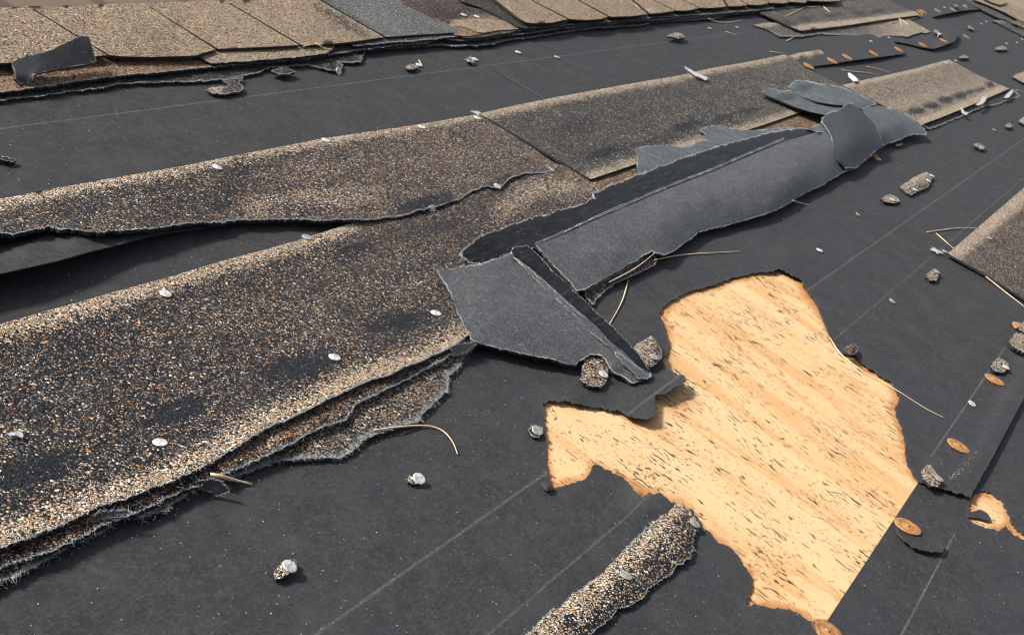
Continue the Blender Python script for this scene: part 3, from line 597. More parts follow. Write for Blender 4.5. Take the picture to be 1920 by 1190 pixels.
sheet('shingle_scrap', ['r', (165, 972, 12), (185, 960, 15), (215, 952, 16), (240, 955, 15), (243, 962, 13), (205, 971, 11), (180, 974, 10)], M_BACKL, t=.8, grid=5, fringe=5, flen=9, label='pale sliver of glass mat poking from the front stack near its left end', cat='shingle scrap', wob=.4)
sheet('shingle_scrap', ['r', (845, 652, 15), (860, 645, 16), (885, 640, 16), (893, 645, 13), (870, 660, 11), (850, 668, 10)], M_BACKL, t=.8, grid=5, fringe=6, flen=8, label='pale fibrous tuft where the front stack meets the black backing sheet', cat='shingle scrap', wob=.4)

# ------------------------------------------------------------------ torn black backing sheets in the middle
HS[0] = True
B1T = [(864, 476, 17), (880, 460, 19), (893, 446, 20), (915, 436, 20), (950, 424, 20), (990, 409, 20), (1040, 397, 20), (1095, 381, 20), (1112, 372, 20), (1112, 364, 20), (1150, 345, 20), (1194, 328, 20), (1250, 308, 20), (1290, 293, 20), (1340, 276, 21), (1400, 259, 22), (1440, 249, 22), (1480, 242, 22), (1512, 240, 24), (1530, 245, 26)]
tarp = sheet('torn_backing_sheet', ['r'] + B1T + ['s', (1540, 262, 24), (1400, 320, 20), (1250, 372, 19), (1120, 425, 18), (1020, 468, 16), 'r', (1000, 464, 16), (985, 470, 15), (966, 474, 14), (945, 478, 14), (925, 488, 13), (908, 494, 13), (889, 494, 12), (876, 486, 14)], M_TAR, t=2.2, fringe=4, flen=5, wob=.8, grid=8, frayw=6, amp=1.9,
      label='long torn shingle turned over, glossy black tar strip along its top', cat='shingle backing')
SEAM = [(1530, 246, 30), (1470, 263, 28), (1400, 292, 26), (1340, 318, 26), (1250, 353, 25), (1180, 383, 24), (1120, 408, 23), (1060, 436, 22), (1003, 460, 21)]
sheet('backing', ['r', (1003, 460, 21), (1016, 472, 20), (1026, 484, 20), (1040, 500, 19), (1052, 512, 18), (1066, 526, 17), (1082, 545, 15), (1096, 543, 14), (1120, 530, 14), (1160, 508, 15), (1190, 490, 16), (1210, 477, 18), (1222, 471, 19), (1245, 479, 18), (1268, 468, 13), (1290, 452, 12), (1310, 437, 12), (1330, 430, 11), (1360, 424, 11), (1400, 412, 12), (1430, 404, 12), (1470, 388, 12), (1512, 361, 12), (1525, 355, 12), (1545, 346, 12), (1560, 336, 12), (1585, 322, 12), (1606, 316, 12), (1625, 297, 12), (1646, 280, 14), 's', (1620, 256, 42), (1570, 244, 42)] + [(x, y + 2.5, h) for x, y, h in SEAM[:-1]], M_BACK, t=2.4, parent=tarp, fringe=1.2, flen=3, wob=1.8, grid=8, amp=1.0,
      ctrl=[(1130, 470, 23), (1250, 420, 28), (1400, 345, 36), (1330, 380, 31), (1500, 310, 40), (1590, 290, 34), (1480, 350, 32), (1180, 440, 25)])
sheet('seam_lip', ['r'] + [(x, y - 5, h + 1.5) for x, y, h in SEAM[1:]] + [(x, y - .5, h + 1.2) for x, y, h in SEAM[:0:-1]], M_BACK, t=1.2, parent=tarp, wob=.3, grid=5, amp=.7, frayw=2)
sheet('shingle_strip', ['r', (1096, 545, 8), (1120, 532, 10), (1160, 510, 12), (1200, 485, 13), (1217, 473, 14), (1226, 480, 12), (1232, 490, 9), (1228, 498, 8), (1200, 511, 7), (1170, 524, 7), (1150, 533, 7), (1132, 547, 6), (1117, 562, 6), (1112, 570, 6), (1098, 556, 7)], M_CHAR, t=2.2, tone=.12, fringe=4, flen=6, grid=5, wob=.5, label='narrow black frayed strip under the big turned sheet, pine needle lying on it', cat='shingle scrap')
bl2 = sheet('torn_backing_sheet', ['r', (818, 507, 17), (830, 528, 17), (845, 552, 17), (858, 585, 17), (870, 612, 18), (884, 637, 16), (905, 645, 14), (945, 655, 13), (990, 665, 13), (1035, 674, 12), (1068, 683, 11), (1081, 684, 11), (1085, 678, 11), (1100, 668, 11), (1111, 663, 12), (1125, 666, 12), (1136, 674, 12), (1142, 690, 11), (1152, 700, 10), (1166, 703, 9), (1188, 719, 9), (1200, 716, 9), (1224, 704, 10), 's', (1200, 690, 14), (1150, 640, 17), (1060, 560, 19), (1000, 505, 19), (965, 472, 19), 'r', (950, 478, 19), (925, 487, 18), (900, 495, 17), (862, 501, 17)], M_BACK, t=2.4, fringe=2.4, flen=4.5, wob=1.3, grid=8, frayw=6, amp=1.0, ctrl=[(900, 560, 21), (960, 610, 21), (1040, 630, 18), (1100, 640, 16)],
      label='smaller turned-over shingle piece with a diagonal tar strip pointing at the plywood', cat='shingle backing')
sheet('tar_strip', ['r', (957, 471, 23), (962, 464, 24), (985, 460, 24), (998, 466, 24), (1015, 482, 23), (1034, 505, 22), (1065, 532, 21), (1090, 556, 21), (1118, 586, 20), (1145, 608, 19), (1175, 638, 18), (1200, 668, 16), (1218, 695, 13), (1222, 702, 11), 's', (1205, 694, 13), (1175, 665, 16), (1140, 634, 18), (1110, 604, 19), (1075, 572, 20), (1035, 535, 21), (1000, 503, 21), (975, 484, 22)], M_TAR, t=2.0, parent=bl2, fringe=1.4, flen=3, wob=.3, grid=6, frayw=3)
sheet('tar_ridge', ['r', (962, 482, 22), (972, 486, 22.5), (1000, 508, 22), (1035, 540, 21.5), (1075, 576, 20.5), (1110, 608, 19.5), (1140, 638, 18.5), (1175, 670, 16.5), (1208, 700, 13), (1200, 704, 11), (1165, 672, 15), (1130, 640, 17.5), (1098, 612, 19), (1062, 578, 20), (1024, 543, 20.5), (990, 512, 21)], M_BACK, t=1.6, parent=bl2, fringe=2, flen=3, wob=.3, grid=5, frayw=3)
sheet('release_film', ['r', (1152, 660, 17), (1165, 664, 17), (1185, 680, 15.5), (1205, 692, 13.5), (1222, 703, 12), (1212, 712, 11), (1196, 710, 12), (1180, 694, 14), (1163, 676, 16)], M_BACKL, t=.6, parent=bl2, fringe=5, flen=4, wob=.3, grid=4, frayw=3)
# slate coloured sheets upper right
sheet('torn_backing_sheet', ['r', (1190, 278, 12), (1215, 273, 13), (1250, 273, 14), (1290, 275, 14), (1308, 266, 15), (1326, 262, 15), (1322, 252, 15), (1312, 244, 15), (1330, 236, 15), (1352, 234, 15), (1372, 242, 15), (1400, 244, 16), (1440, 242, 17), (1482, 238, 18), 's', (1500, 245, 17), (1400, 275, 16), (1290, 308, 14), (1196, 334, 12), 'r', (1194, 312, 12), (1196, 296, 12)], M_BACKL, t=2, fringe=2.5, flen=4, wob=.6, grid=6, label='flat slate grey backing piece with a notch, just above the long tar strip', cat='shingle backing')
sheet('torn_backing_sheet', ['r', (1428, 173, 20), (1434, 167, 21), (1444, 165, 22), (1470, 171, 24), 's', (1490, 168, 25), (1520, 178, 27), (1562, 186, 32), (1595, 196, 36), (1575, 210, 34), (1552, 214, 30), (1548, 216, 29), (1520, 210, 26), (1492, 201, 23), (1460, 188, 20), (1440, 180, 19)], M_BACKL, t=2.2, fringe=1.2, flen=3, wob=.5, grid=6, blots=[(1475, 182, 20, 7, -8, .75)], label='slate grey tongue of backing with a rounded left tip, lower of the pair', cat='shingle backing')
sheet('torn_backing_sheet', ['r', (1478, 163, 26), (1485, 156, 27), (1488, 151, 28), (1512, 150, 30), (1535, 157, 32), (1550, 158, 33), (1575, 162, 33), (1590, 169, 33), (1608, 175, 33), (1625, 183, 33), (1645, 196, 32), 's', (1618, 205, 40), (1598, 199, 42), (1560, 196, 38), (1530, 191, 33), (1500, 180, 28), (1490, 174, 26)], M_BACKL, t=2.4, fringe=3, flen=4, wob=.8, grid=6, blots=[(1507, 165, 16, 8, -8, .75), (1626, 196, 22, 8, -10, .4)], label='slate grey backing piece with a dark oval stain, highest of the lifted pieces', cat='shingle backing')
sheet('torn_backing_sheet', ['s', (1616, 207, 40), (1646, 198, 34), 'r', (1665, 202, 33), (1685, 207, 32), (1706, 218, 30), (1722, 229, 28), (1732, 241, 24), (1738, 252, 18), (1734, 254, 14), (1715, 252, 18), (1700, 256, 17), (1690, 262, 16), (1670, 268, 14), (1655, 275, 14), 's', (1650, 258, 34), (1638, 232, 42)], M_BACKL, t=2.4, fringe=1.5, flen=4, wob=.5, grid=6, ctrl=[(1680, 235, 36), (1665, 252, 28)], label='curved slate grey sheet drooping onto the felt beside the spotted shingle', cat='shingle backing')
sheet('torn_backing_sheet', ['r', (1541, 222, 44), (1550, 214, 48), (1562, 208, 52), (1577, 205, 58), (1584, 197, 62), (1594, 192, 64), 's', (1603, 197, 62), (1618, 209, 58), (1635, 230, 52), (1650, 256, 42), (1655, 276, 28), 'r', (1640, 285, 22), (1626, 297, 19), (1606, 315, 17), 's', (1585, 316, 22), (1568, 300, 33), (1563, 285, 38), 'r', (1561, 272, 41), (1557, 254, 42), (1548, 240, 42), (1540, 230, 42)], M_BACK_SHADED, t=2.4, fringe=2, flen=4, wob=.8, grid=6, ctrl=[(1600, 240, 54), (1590, 270, 48)], label='dark folded flap standing like a fin at the end of the long turned sheet', cat='shingle backing')
sheet('shingle_scrap', ['r', (1511, 243, 28), (1525, 236, 30), (1543, 231, 36), (1552, 236, 38), (1556, 244, 38), (1545, 248, 34), (1528, 247, 30)], M_BACKL, t=2, grid=4, wob=.2, label='small grey tongue tucked left of the fin-like flap', cat='shingle scrap')

HS[0] = False
# ------------------------------------------------------------------ right hand shingles
T4 = [(1579, 160), (1620, 150), (1654, 143), (1720, 128), (1762, 116), (1779, 112)]
L4 = [(1725, 235, 12), (1760, 222, 12), (1800, 206, 12), (1850, 185, 12), (1880, 172, 12), (1892, 166, 12)]
t4 = maxtone(bandtone(T4, 9, .42, 1, .5), bandtone([(x, y - 5) for x, y, _ in L4], 12, 0, 1, .6), bandtone([(1640, 205), (1850, 158)], 45, .2, .6, 1.0))
sheet('asphalt_shingle', ['s', (1779, 112, 7), (1793, 119, 7), (1830, 139, 8), (1863, 154, 9), (1892, 166, 12)] + L4[::-1][1:] + [(1690, 215, 10), (1640, 190, 9)] + [(x, y, 7) for x, y in T4[:-1]], M_FAR, h=8, t=3, tone=t4, wob=.5, grid=6,
      blots=[(1720, 208, 15, 6.5, -5, 1), (1747, 199, 15, 6.5, -5, 1), (1775, 188, 14, 6.5, -5, 1), (1799, 180, 14, 6.5, -5, 1), (1821, 172, 11, 4, -5, 1), (1838, 167, 9, 4, -5, 1), (1857, 159, 9, 4, -5, 1)], label='sandy shingle at upper right with a row of seven black glue dots', cat='shingle')
sheet('asphalt_shingle', ['s', (1722, 225), (1850, 178), (1890, 160), 'r', (1900, 168, 8), (1915, 182, 5), (1899, 185, 5), (1884, 191, 5), (1866, 197, 5), (1846, 199, 5), (1828, 208, 5), (1802, 219, 5), (1787, 225, 5), (1767, 234, 5), (1749, 241, 5), (1732, 241, 5)], M_CHAR, h=7.5, t=2.6, tone=.06, fringe=3, flen=6, wob=1.2, amp=2, grid=5, label='black frayed layer under the shingle with the glue dots', cat='shingle')
t5 = maxtone(bandtone([(1777, 475), (1850, 413), (1920, 352), (2100, 192)], 30, .12, 1, .45), lambda V: np.full(len(V), .12))
sheet('asphalt_shingle', ['s', (1777, 475, 9), (1850, 412, 8), (1920, 352, 8), (2100, 192, 8), (2330, 440, 8), (2150, 700, 9), (1990, 602, 9), (1920, 559, 9), (1850, 515, 9)], M_SH, h=8, t=3.2, tone=t5, wob=.5, grid=8, label='speckled shingle corner at the right edge with a cream upper border', cat='shingle')
# rolled strip at the bottom
RL = [(1266, 943), (1241, 965), (1215, 988), (1187, 1014), (1158, 1041), (1140, 1062), (1106, 1091), (1077, 1112), (1051, 1138), (1030, 1144), (1007, 1169), (986, 1190), (930, 1250)]
RR = [(1060, 1235), (1106, 1190), (1121, 1178), (1150, 1156), (1158, 1141), (1181, 1135), (1210, 1114), (1223, 1098), (1254, 1078), (1267, 1062), (1293, 1047), (1299, 1026), (1301, 1005), (1310, 984), (1306, 968), (1296, 958)]
mid = [(1275, 975), (1215, 1025), (1150, 1085), (1090, 1140), (1030, 1190)]
sheet('shingle_strip', ['r'] + [(x, y, 5) for x, y in RL[::-1]] + [(1280, 945, 7)] + [(x, y, 6) for x, y in RR[::-1]], M_ROLL, h=5, t=2.8, amp=1.4, wob=.8, grid=6, frayw=5, fringe=1.6, flen=6, ctrl=[(x, y, 9) for x, y in mid],
      tone=lambda V: np.clip(1.15 - polydist(V, RL) / 66, .03, .9) , blots=[(1275, 978, 16, 12, -30, .6), (1160, 1095, 30, 10, -40, .5), (1065, 1165, 16, 12, -40, .6), (1230, 1040, 40, 8, -40, .4)], label='long narrow curled shingle strip with cream granules at the bottom centre', cat='shingle scrap')
# upper right pair
T7 = [(1425, 24), (1506, 13), (1576, 4), (1640, -3), (1660, -2), (1680, 9), (1704, 19), (1717, 22), (1726, 31)]
L7 = [(1720, 29), (1665, 36), (1581, 49), (1501, 58), (1486, 52)]
sheet('asphalt_shingle', ['s'] + [(x, y, 12) for x, y in T7] + [(x, y, 14) for x, y in L7], M_FAR, h=12, t=3, grid=5, wob=.4, tone=maxtone(bandtone([(1488, 54), (1600, 42), (1725, 26)], 7.5, .1, 1, .5)), blots=[(1510, 35, 24, 5, -4, .6), (1565, 29, 18, 3, -4, .8), (1612, 24, 14, 3, -4, .8), (1645, 21, 12, 3, -4, .8), (1475, 42, 22, 6, 10, .6)], label='grey shingle with a cream lower edge near the top, pine needles lying on it', cat='shingle')
sheet('asphalt_shingle', ['s', (1480, 50), (1600, 36), (1728, 22), 'r', (1731, 30, 8), (1715, 36, 8), (1680, 41, 8), (1660, 42, 8), (1620, 46, 8), (1581, 54, 8), (1540, 57, 8), (1503, 61, 8), (1488, 56, 8)], M_BR, h=9.5, t=3, grid=4, wob=.3, tone=.35, fringe=2, flen=8, label='rusty orange layer beneath the grey shingle near the top', cat='shingle')
sheet('asphalt_shingle', ['s', (1412, 47, 7), (1438, 43, 7), (1464, 43, 7), (1600, 38, 8), (1706, 38, 10), (1746, 60, 10), 'r', (1735, 63, 10), (1727, 61, 10), (1712, 65, 10), (1701, 70, 10), (1691, 68, 9), (1662, 67, 8), (1644, 72, 8), (1618, 69, 8), (1589, 65, 8), (1563, 66, 8), (1532, 64, 8), (1506, 69, 8), (1462, 69, 8), 's', (1441, 57, 7)], M_FAR, h=7, t=3, grid=5, wob=.5, fringe=1.5, flen=6, tone=maxtone(bandtone([(1412, 46), (1464, 42)], 7, .15, 1, .5), lambda V: .15 + .6 * np.clip((V[:, 0] - 1600) / 100, 0, 1)), blots=[(1540, 60, 40, 4, 0, .4)], label='ragged tan shingle below the grey one near the top, left end coming to a point', cat='shingle')
# far right rake strips
sheet('asphalt_shingle', ['s', (1800, -8), (1815, -6), (1885, 30), (1990, 85), (1990, 92), (1922, 58), (1886, 38), (1872, 34), (1838, 17), (1818, 8), (1812, 4)], M_GREY, h=12, t=3.5, tone=.35, grid=5, wob=.2, label='dark grey rake shingle strip at the top right corner', cat='shingle')
sheet('asphalt_shingle', ['s', (1822, -6), (1846, -6), (1880, 4), (1990, 46), (1990, 70), (1915, 40), (1885, 24), (1850, 9), (1826, 0)], M_TAN, h=20, t=4, tone=.9, grid=5, wob=.2, label='tan rake shingle lying over the grey strip at the top right', cat='shingle')
sheet('asphalt_shingle', ['s', (1836, -12), (1852, -6), (1887, 6), (1875, 10), (1860, 5), (1845, -2)], M_TAN, h=27, t=4, tone=1.0, grid=5, wob=.2, label='small pale tan tab topmost at the top right rake', cat='shingle')
sheet('asphalt_shingle', ['s', (1860, 40), (1866, 38), (1880, 38), (1990, 92), (1990, 103), (1921, 69), (1868, 42)], M_GREY, h=8, t=3, tone=maxtone(bandtone([(1862, 40), (1880, 38)], 7, .35, 1)), grid=5, wob=.2, label='lower grey rake shingle strip below the dark one at the right edge', cat='shingle')
sheet('asphalt_shingle', ['s', (1895, 42), (1912, 38), (1925, 41), (1990, 70), (1990, 84), (1925, 55)], M_BR, h=16.5, t=2, tone=.8, grid=5, wob=.1, label='orange brown rake shingle between the two grey strips at the right edge', cat='shingle')

# ------------------------------------------------------------------ surface lookup for the small things
from mathutils.bvhtree import BVHTree
bpy.context.view_layer.update()
SV, SF = [], []; k0 = 0
for o in [o for o in C.objects if o.type == 'MESH' and o.name.split('.')[0] not in ('ground', 'lower_roof', 'torn_fibres')]:
    me = o.data; co = np.empty(len(me.vertices) * 3); me.vertices.foreach_get('co', co); co = co.reshape(-1, 3) + np.array(o['org0'])
    SV += co.tolist(); SF += [[i + k0 for i in p.vertices] for p in me.polygons]; k0 += len(me.vertices)
BVH = BVHTree.FromPolygons(SV, SF)
CAMP = Vector((0, 0, CAMH))
def hit(px, py):
    p = unp(px, py, 0.0); d = (Vector([float(c) for c in p]) - CAMP).normalized(); r = BVH.ray_cast(CAMP, d)
    return (r[0], r[1] if r[1].dot(d) < 0 else -r[1])
def nrm(px, py):
    n = Vector((0, 0, 0))
    for dx, dy in ((0, 0), (4, 0), (-4, 0), (0, 3), (0, -3)): n += hit(px + dx, py + dy)[1]
    return n.normalized()
def mesh_obj(name, V, F, mat, parent=None, smooth=True):
    me = bpy.data.meshes.new(name); me.from_pydata([tuple(v) for v in V], [], F); me.materials.append(mat)
    if smooth: me.polygons.foreach_set('use_smooth', [True] * len(F))
    o = bpy.data.objects.new(name, me); C.objects.link(o)
    if parent: o.parent = parent
    return o
def lathe(prof, n=20):
    V, F = [], []
    for r, z in prof:
        for i in range(n): a = 2 * math.pi * i / n; V.append((r * math.cos(a), r * math.sin(a), z))
    for j in range(len(prof) - 1):
        for i in range(n): F.append((j * n + i, j * n + (i + 1) % n, (j + 1) * n + (i + 1) % n, (j + 1) * n + i))
    F.append(tuple((len(prof) - 1) * n + i for i in range(n))); return V, F
R_N = .00486
def nail_proto(mat):
    hv, hf = lathe([(.0012, -.0002), (R_N * .96, -.0001), (R_N, .0004), (R_N * .95, .0008), (R_N * .8, .00088), (R_N * .45, .00094), (.0004, .00096)])
    sv, sf = lathe([(.0014, -.012), (.0014, -.0001)], 10)
    r = bpy.data.objects.new('roofing_nail', None); C.objects.link(r); r.empty_display_size = .005
    mesh_obj('nail_head', hv, hf, mat, r); mesh_obj('nail_shank', sv, sf, mat, r); return r
def cap_proto():
    hv, hf = lathe([(.002, 0), (.0122, 0), (.0125, .0004), (.0122, .0009), (.0108, .0007), (.0098, .0011), (.0078, .0011), (.0068, .0006), (.0055, .0006), (.0048, .0011), (.0038, .0013), (.0004, .0013)], 28)
    r = bpy.data.objects.new('cap_nail', None); C.objects.link(r); r.empty_display_size = .01
    mesh_obj('cap_disc', hv, hf, M_RUST, r)
    kv, kf = lathe([(.0022, .0012), (.0023, .0017), (.0016, .0022), (.0003, .0023)], 12); mesh_obj('nail_head', kv, kf, M_RUST, r); return r
def clone(p):
    c = p.copy(); C.objects.link(c)
    for ch in p.children: d = ch.copy(); C.objects.link(d); d.parent = c
    return c
PROTO = {'z': None, 'd': None, 'c': None}
def put(kind, px, py, label, cat, group, lift=.0004, tilt=(0, 0)):
    if PROTO[kind] is None: o = PROTO[kind] = {'z': lambda: nail_proto(M_ZINC), 'd': lambda: nail_proto(M_ZINCD), 'c': cap_proto}[kind]()
    else: o = clone(PROTO[kind])
    p, _ = hit(px, py); n = nrm(px, py); n = (n + Vector((tilt[0], tilt[1], 0))).normalized()
    o.location = p + n * lift; o.rotation_mode = 'QUATERNION'; o.rotation_quaternion = n.to_track_quat('Z', 'Y')
    tag(o, label, cat, group); return o
# scraps first (they lie under nails)
def scrap(pts, label, mat=None, tone=.75, h=4.4, mid=None, t=2.6, fringe=1.2, flen=3, name='shingle_scrap', cat='shingle scrap', blots=(), amp=1.0):
    cx, cy = sum(p[0] for p in pts) / len(pts), sum(p[1] for p in pts) / len(pts)
    base = hit(cx, cy)[0].z * 1000
    hs = base + h
    return sheet(name, ['r'] + [(p[0], p[1], hs) for p in pts], mat or M_ROLL, h=hs, t=t, tone=tone, grid=4, amp=amp, wob=.5, fringe=fringe, flen=flen, frayw=2, ctrl=[(cx, cy, hs + (mid or 1))], label=label, cat=cat, blots=blots)
G_SC = None
scrap([(1652, 373), (1662, 366), (1672, 364), (1685, 371), (1688, 377), (1675, 381), (1657, 378)], 'small cream shingle chunk with one nail, lower left of the longer chunk on the felt')
scrap([(1687, 350), (1700, 341), (1712, 333), (1725, 327), (1737, 322), (1744, 326), (1750, 331), (1744, 342), (1738, 352), (1722, 358), (1708, 366), (1696, 358)], 'oblong cream shingle chunk with several nails on the felt right of the turned sheet', mid=3, tone=lambda V: np.clip(1.05 - polydist(V, [(1687, 350), (1737, 322)]) / 26, .1, 1))
scrap([(1735, 516), (1744, 509), (1752, 503), (1760, 508), (1759, 518), (1756, 525), (1745, 525)], 'cream granule chunk below the nail at the corner of the right-hand shingle')
scrap([(1728, 886), (1734, 876), (1740, 868), (1752, 880), (1763, 894), (1765, 904), (1757, 913), (1745, 909), (1732, 898)], 'cream shingle chunk at the rightmost corner of the plywood hole', fringe=4, flen=5)
scrap([(1862, 680), (1867, 674), (1872, 669), (1882, 674), (1891, 681), (1892, 690), (1880, 698), (1867, 696), (1857, 689)], 'cream shingle chunk just above the topmost large rusty cap')
scrap([(1891, 641), (1898, 632), (1905, 623), (1930, 628), (1950, 642), (1925, 664), (1905, 653)], 'flat cream shingle chunk cut by the right edge, lower of the pair', h=7, t=4)
scrap([(1910, 617), (1914, 607), (1920, 600), (1945, 604), (1950, 615), (1925, 626)], 'cream shingle chunk cut by the right edge, upper of the pair', h=7, t=4)
scrap([(1899, 603), (1908, 604), (1916, 606), (1911, 614), (1904, 611)], 'reddish wood splinter beside the upper cream chunk at the right edge', mat=M_CHIP, h=4, fringe=0, name='wood_splinter', cat='wood chip')
scrap([(1583, 653), (1592, 648), (1600, 643), (1606, 649), (1607, 657), (1600, 665), (1590, 663)], 'dark crumb of shingle on the upper right rim of the plywood hole', mat=M_CHAR, tone=.35, h=7, mid=5, fringe=4)
scrap([(1188, 651), (1196, 644), (1204, 639), (1212, 636), (1221, 630), (1229, 639), (1235, 650), (1241, 660), (1240, 670), (1229, 681), (1220, 687), (1212, 682), (1202, 668)], 'speckled shingle chunk with a nail between the tar strip tip and the plywood', tone=lambda V: np.clip(.95 - (V[:, 0] - 1195) / 60, .1, 1), h=8, fringe=3, flen=4)
scrap([(1112, 664), (1125, 666), (1135, 672), (1141, 687), (1141, 703), (1138, 714), (1125, 725), (1105, 724), (1093, 716), (1087, 711), (1091, 705), (1093, 690), (1098, 674)], 'round speckled shingle chunk tucked under the lower edge of the small turned piece', mat=M_SH, tone=.45, h=5, fringe=3, flen=4)
scrap([(1864, 91), (1872, 88), (1880, 86), (1885, 88), (1889, 93), (1880, 94), (1870, 94)], 'tiny tan shingle bit far right, right of the lifted felt corner', h=7)
scrap([(1797, 107), (1802, 105), (1807, 103), (1814, 106), (1817, 110), (1809, 109), (1800, 109)], 'tiny tan shingle bit above the corner of the glue dot shingle', h=7)
scrap([(1750, 57), (1753, 56), (1757, 56), (1762, 60), (1766, 64), (1764, 66), (1757, 63), (1751, 60)], 'tiny cream shingle bit on the felt flap with the raised corner', h=9)
scrap([(1787, 9), (1791, 9), (1795, 10), (1798, 13), (1792, 13)], 'tiny pale shingle bit near the top beside four rusty caps', h=9)
scrap([(1813, 48), (1818, 49), (1827, 55), (1823, 56), (1816, 53)], 'thin white shingle sliver on the far right felt', h=7)
scrap([(1824, 271), (1828, 269), (1833, 268), (1841, 272), (1847, 276), (1840, 280), (1832, 276)], 'small pinkish shingle bit lying right of the drooping slate sheet', h=6)
scrap([(1885, 237), (1889, 233), (1893, 231), (1899, 237), (1893, 240)], 'tiny shingle crumb near the right edge below the glue dot shingle', h=6, fringe=4, flen=5)
scrap([(760, 125), (766, 121), (775, 120), (784, 124), (780, 129), (770, 131), (763, 129)], 'tan shingle crumb with an upright splinter on the felt, leftmost below the rear stack', fringe=3, flen=6)
scrap([(872, 112), (876, 110), (881, 109), (889, 113), (886, 117), (878, 116)], 'tan shingle crumb left of the second nail below the rear stack', fringe=5, flen=14)
scrap([(1250, 68), (1257, 65), (1265, 61), (1278, 63), (1285, 70), (1272, 73), (1260, 70)], 'pale shingle crumb with a humped back, middle of the felt under the rear stack', h=8)
scrap([(388, 169), (398, 164), (414, 163), (424, 164), (428, 156), (416, 150), (430, 147), (456, 146), (448, 155), (455, 163), (453, 171), (442, 174), (420, 177), (398, 175)], 'torn bit hanging by fibres below the rear stack', mat=M_SH, tone=lambda V: np.clip(1.0 - np.abs(V[:, 0] - 405) / 22, .05, 1), h=4, fringe=5, flen=7)
scrap([(508, 134), (520, 129), (535, 127), (548, 131), (553, 136), (540, 140), (520, 139)], 'black torn tip under the rear stack left of the nailed tip', mat=M_CHAR, tone=.1, h=6, fringe=5, flen=6)
scrap([(1898, 144), (1905, 139), (1922, 134), (1960, 140), (1945, 165), (1918, 155)], 'sandy shingle corner cut by the right edge level with the glue dots', mat=M_FAR, h=6, tone=.8, fringe=.3)
scrap([(1909, 227), (1915, 222), (1923, 217), (1950, 225), (1930, 238), (1920, 233)], 'sandy shingle corner cut by the right edge, lower than the other', mat=M_FAR, h=6, tone=.8, fringe=.3)
scrap([(514, 1079), (516, 1072), (522, 1064), (530, 1056), (545, 1049), (555, 1050), (557, 1056), (550, 1068), (535, 1077), (525, 1081)], 'crumbly granule scrap pinned by the nail nearest the bottom left', mat=M_SH, tone=.75, h=4, fringe=3, flen=4)
scrap([(764, 902), (767, 896), (774, 892), (783, 895), (784, 905), (775, 907)], 'pinch of granules and fibre at the nail below the curved needle', mat=M_SH, tone=.6, h=3, fringe=6, flen=7)
scrap([(990, 806), (996, 799), (1005, 797), (1016, 800), (1019, 812), (1010, 820), (998, 817)], 'fuzzy fibre crumb round the nail at the left corner of the plywood hole', mat=M_CHAR, tone=.3, h=2.5, mid=1, fringe=7, flen=6)
scrap([(1676, 975), (1682, 969), (1692, 967), (1715, 975), (1740, 990), (1760, 1010), (1772, 1022), (1768, 1034), (1748, 1035), (1717, 1027), (1697, 1014), (1682, 998)], 'ragged curled felt remnant under the rusty cap beside the plywood', mat=M_FELT, h=4.5, t=1.0, fringe=0, name='felt_scrap', cat='felt scrap')
scrap([(1812, 958), (1826, 959), (1834, 956), (1842, 957), (1853, 964), (1858, 975), (1846, 975), (1832, 969), (1814, 968)], 'black felt scrap inside the small plywood hole at the right edge', mat=M_FELT, h=2.5, t=1.0, fringe=0, name='felt_scrap', cat='felt scrap')
scrap([(-14, 289), (2, 290), (16, 293), (31, 299), (24, 304), (4, 301), (-14, 297)], 'thin black shingle splinter on the felt at the left edge', mat=M_CHAR, tone=0, h=4, t=3, fringe=.3)
scrap([(1014, 905), (1022, 903), (1033, 908), (1040, 914), (1034, 918), (1022, 917)], 'small folded felt lip at the lower left point of the plywood hole', mat=M_FELT, h=3, mid=3, t=1.0, fringe=0, name='felt_scrap', cat='felt scrap')
scrap([(1590, 137), (1594, 137), (1605, 145), (1610, 151), (1602, 153), (1592, 144)], 'white plastic sliver beside the lifted felt edge at upper right', mat=M_WHITE, h=9, t=1, fringe=0, name='plastic_sliver', cat='plastic sliver', amp=.3)
scrap([(1284, 126), (1291, 129), (1308, 137), (1327, 146), (1323, 150), (1304, 143)], 'grey feathery fibre tuft on the cream edge of the second row', mat=M_FIB, h=5, t=.8, fringe=5, flen=12, name='fibre_tuft', cat='fibre tuft')
scrap([(1801, 201), (1804, 202), (1808, 209), (1816, 212), (1812, 216), (1804, 211)], 'white adhesive curl hanging at the middle of the glue dot shingle edge', mat=M_FIB, h=7, t=1, fringe=0, name='adhesive_curl', cat='adhesive curl', amp=.3)
scrap([(1829, 196), (1838, 190), (1841, 182), (1850, 180), (1849, 188), (1843, 195), (1834, 198)], 'white folded adhesive curl right of the hanging one', mat=M_FIB, h=7, t=1, fringe=0, name='adhesive_curl', cat='adhesive curl', amp=.3)
scrap([(1882, 184), (1888, 176), (1899, 167), (1899, 173), (1892, 183)], 'white glossy adhesive leaf at the right tip of the glue dot shingle', mat=M_FIB, h=7, t=1, fringe=0, name='adhesive_curl', cat='adhesive curl', amp=.3)
scrap([(1638, 289), (1643, 290), (1650, 297), (1652, 300), (1644, 299)], 'brown bark flake under the right end of the long turned sheet', mat=M_CHIP, h=6, t=1, fringe=0, name='bark_flake', cat='bark flake', amp=.3)
scrap([(1679, 271), (1691, 268), (1693, 271), (1681, 274)], 'pinkish bark flake under the drooping slate sheet', mat=M_CHIP, h=5, t=1, fringe=0, name='bark_flake', cat='bark flake', amp=.3)
scrap([(10, 813), (20, 808), (34, 808), (44, 814), (43, 820), (30, 815), (18, 817)], 'white curled fibre wisp on the big shingle at the left edge', mat=M_FIB, h=3, t=.5, fringe=5, flen=6, name='fibre_tuft', cat='fibre tuft')
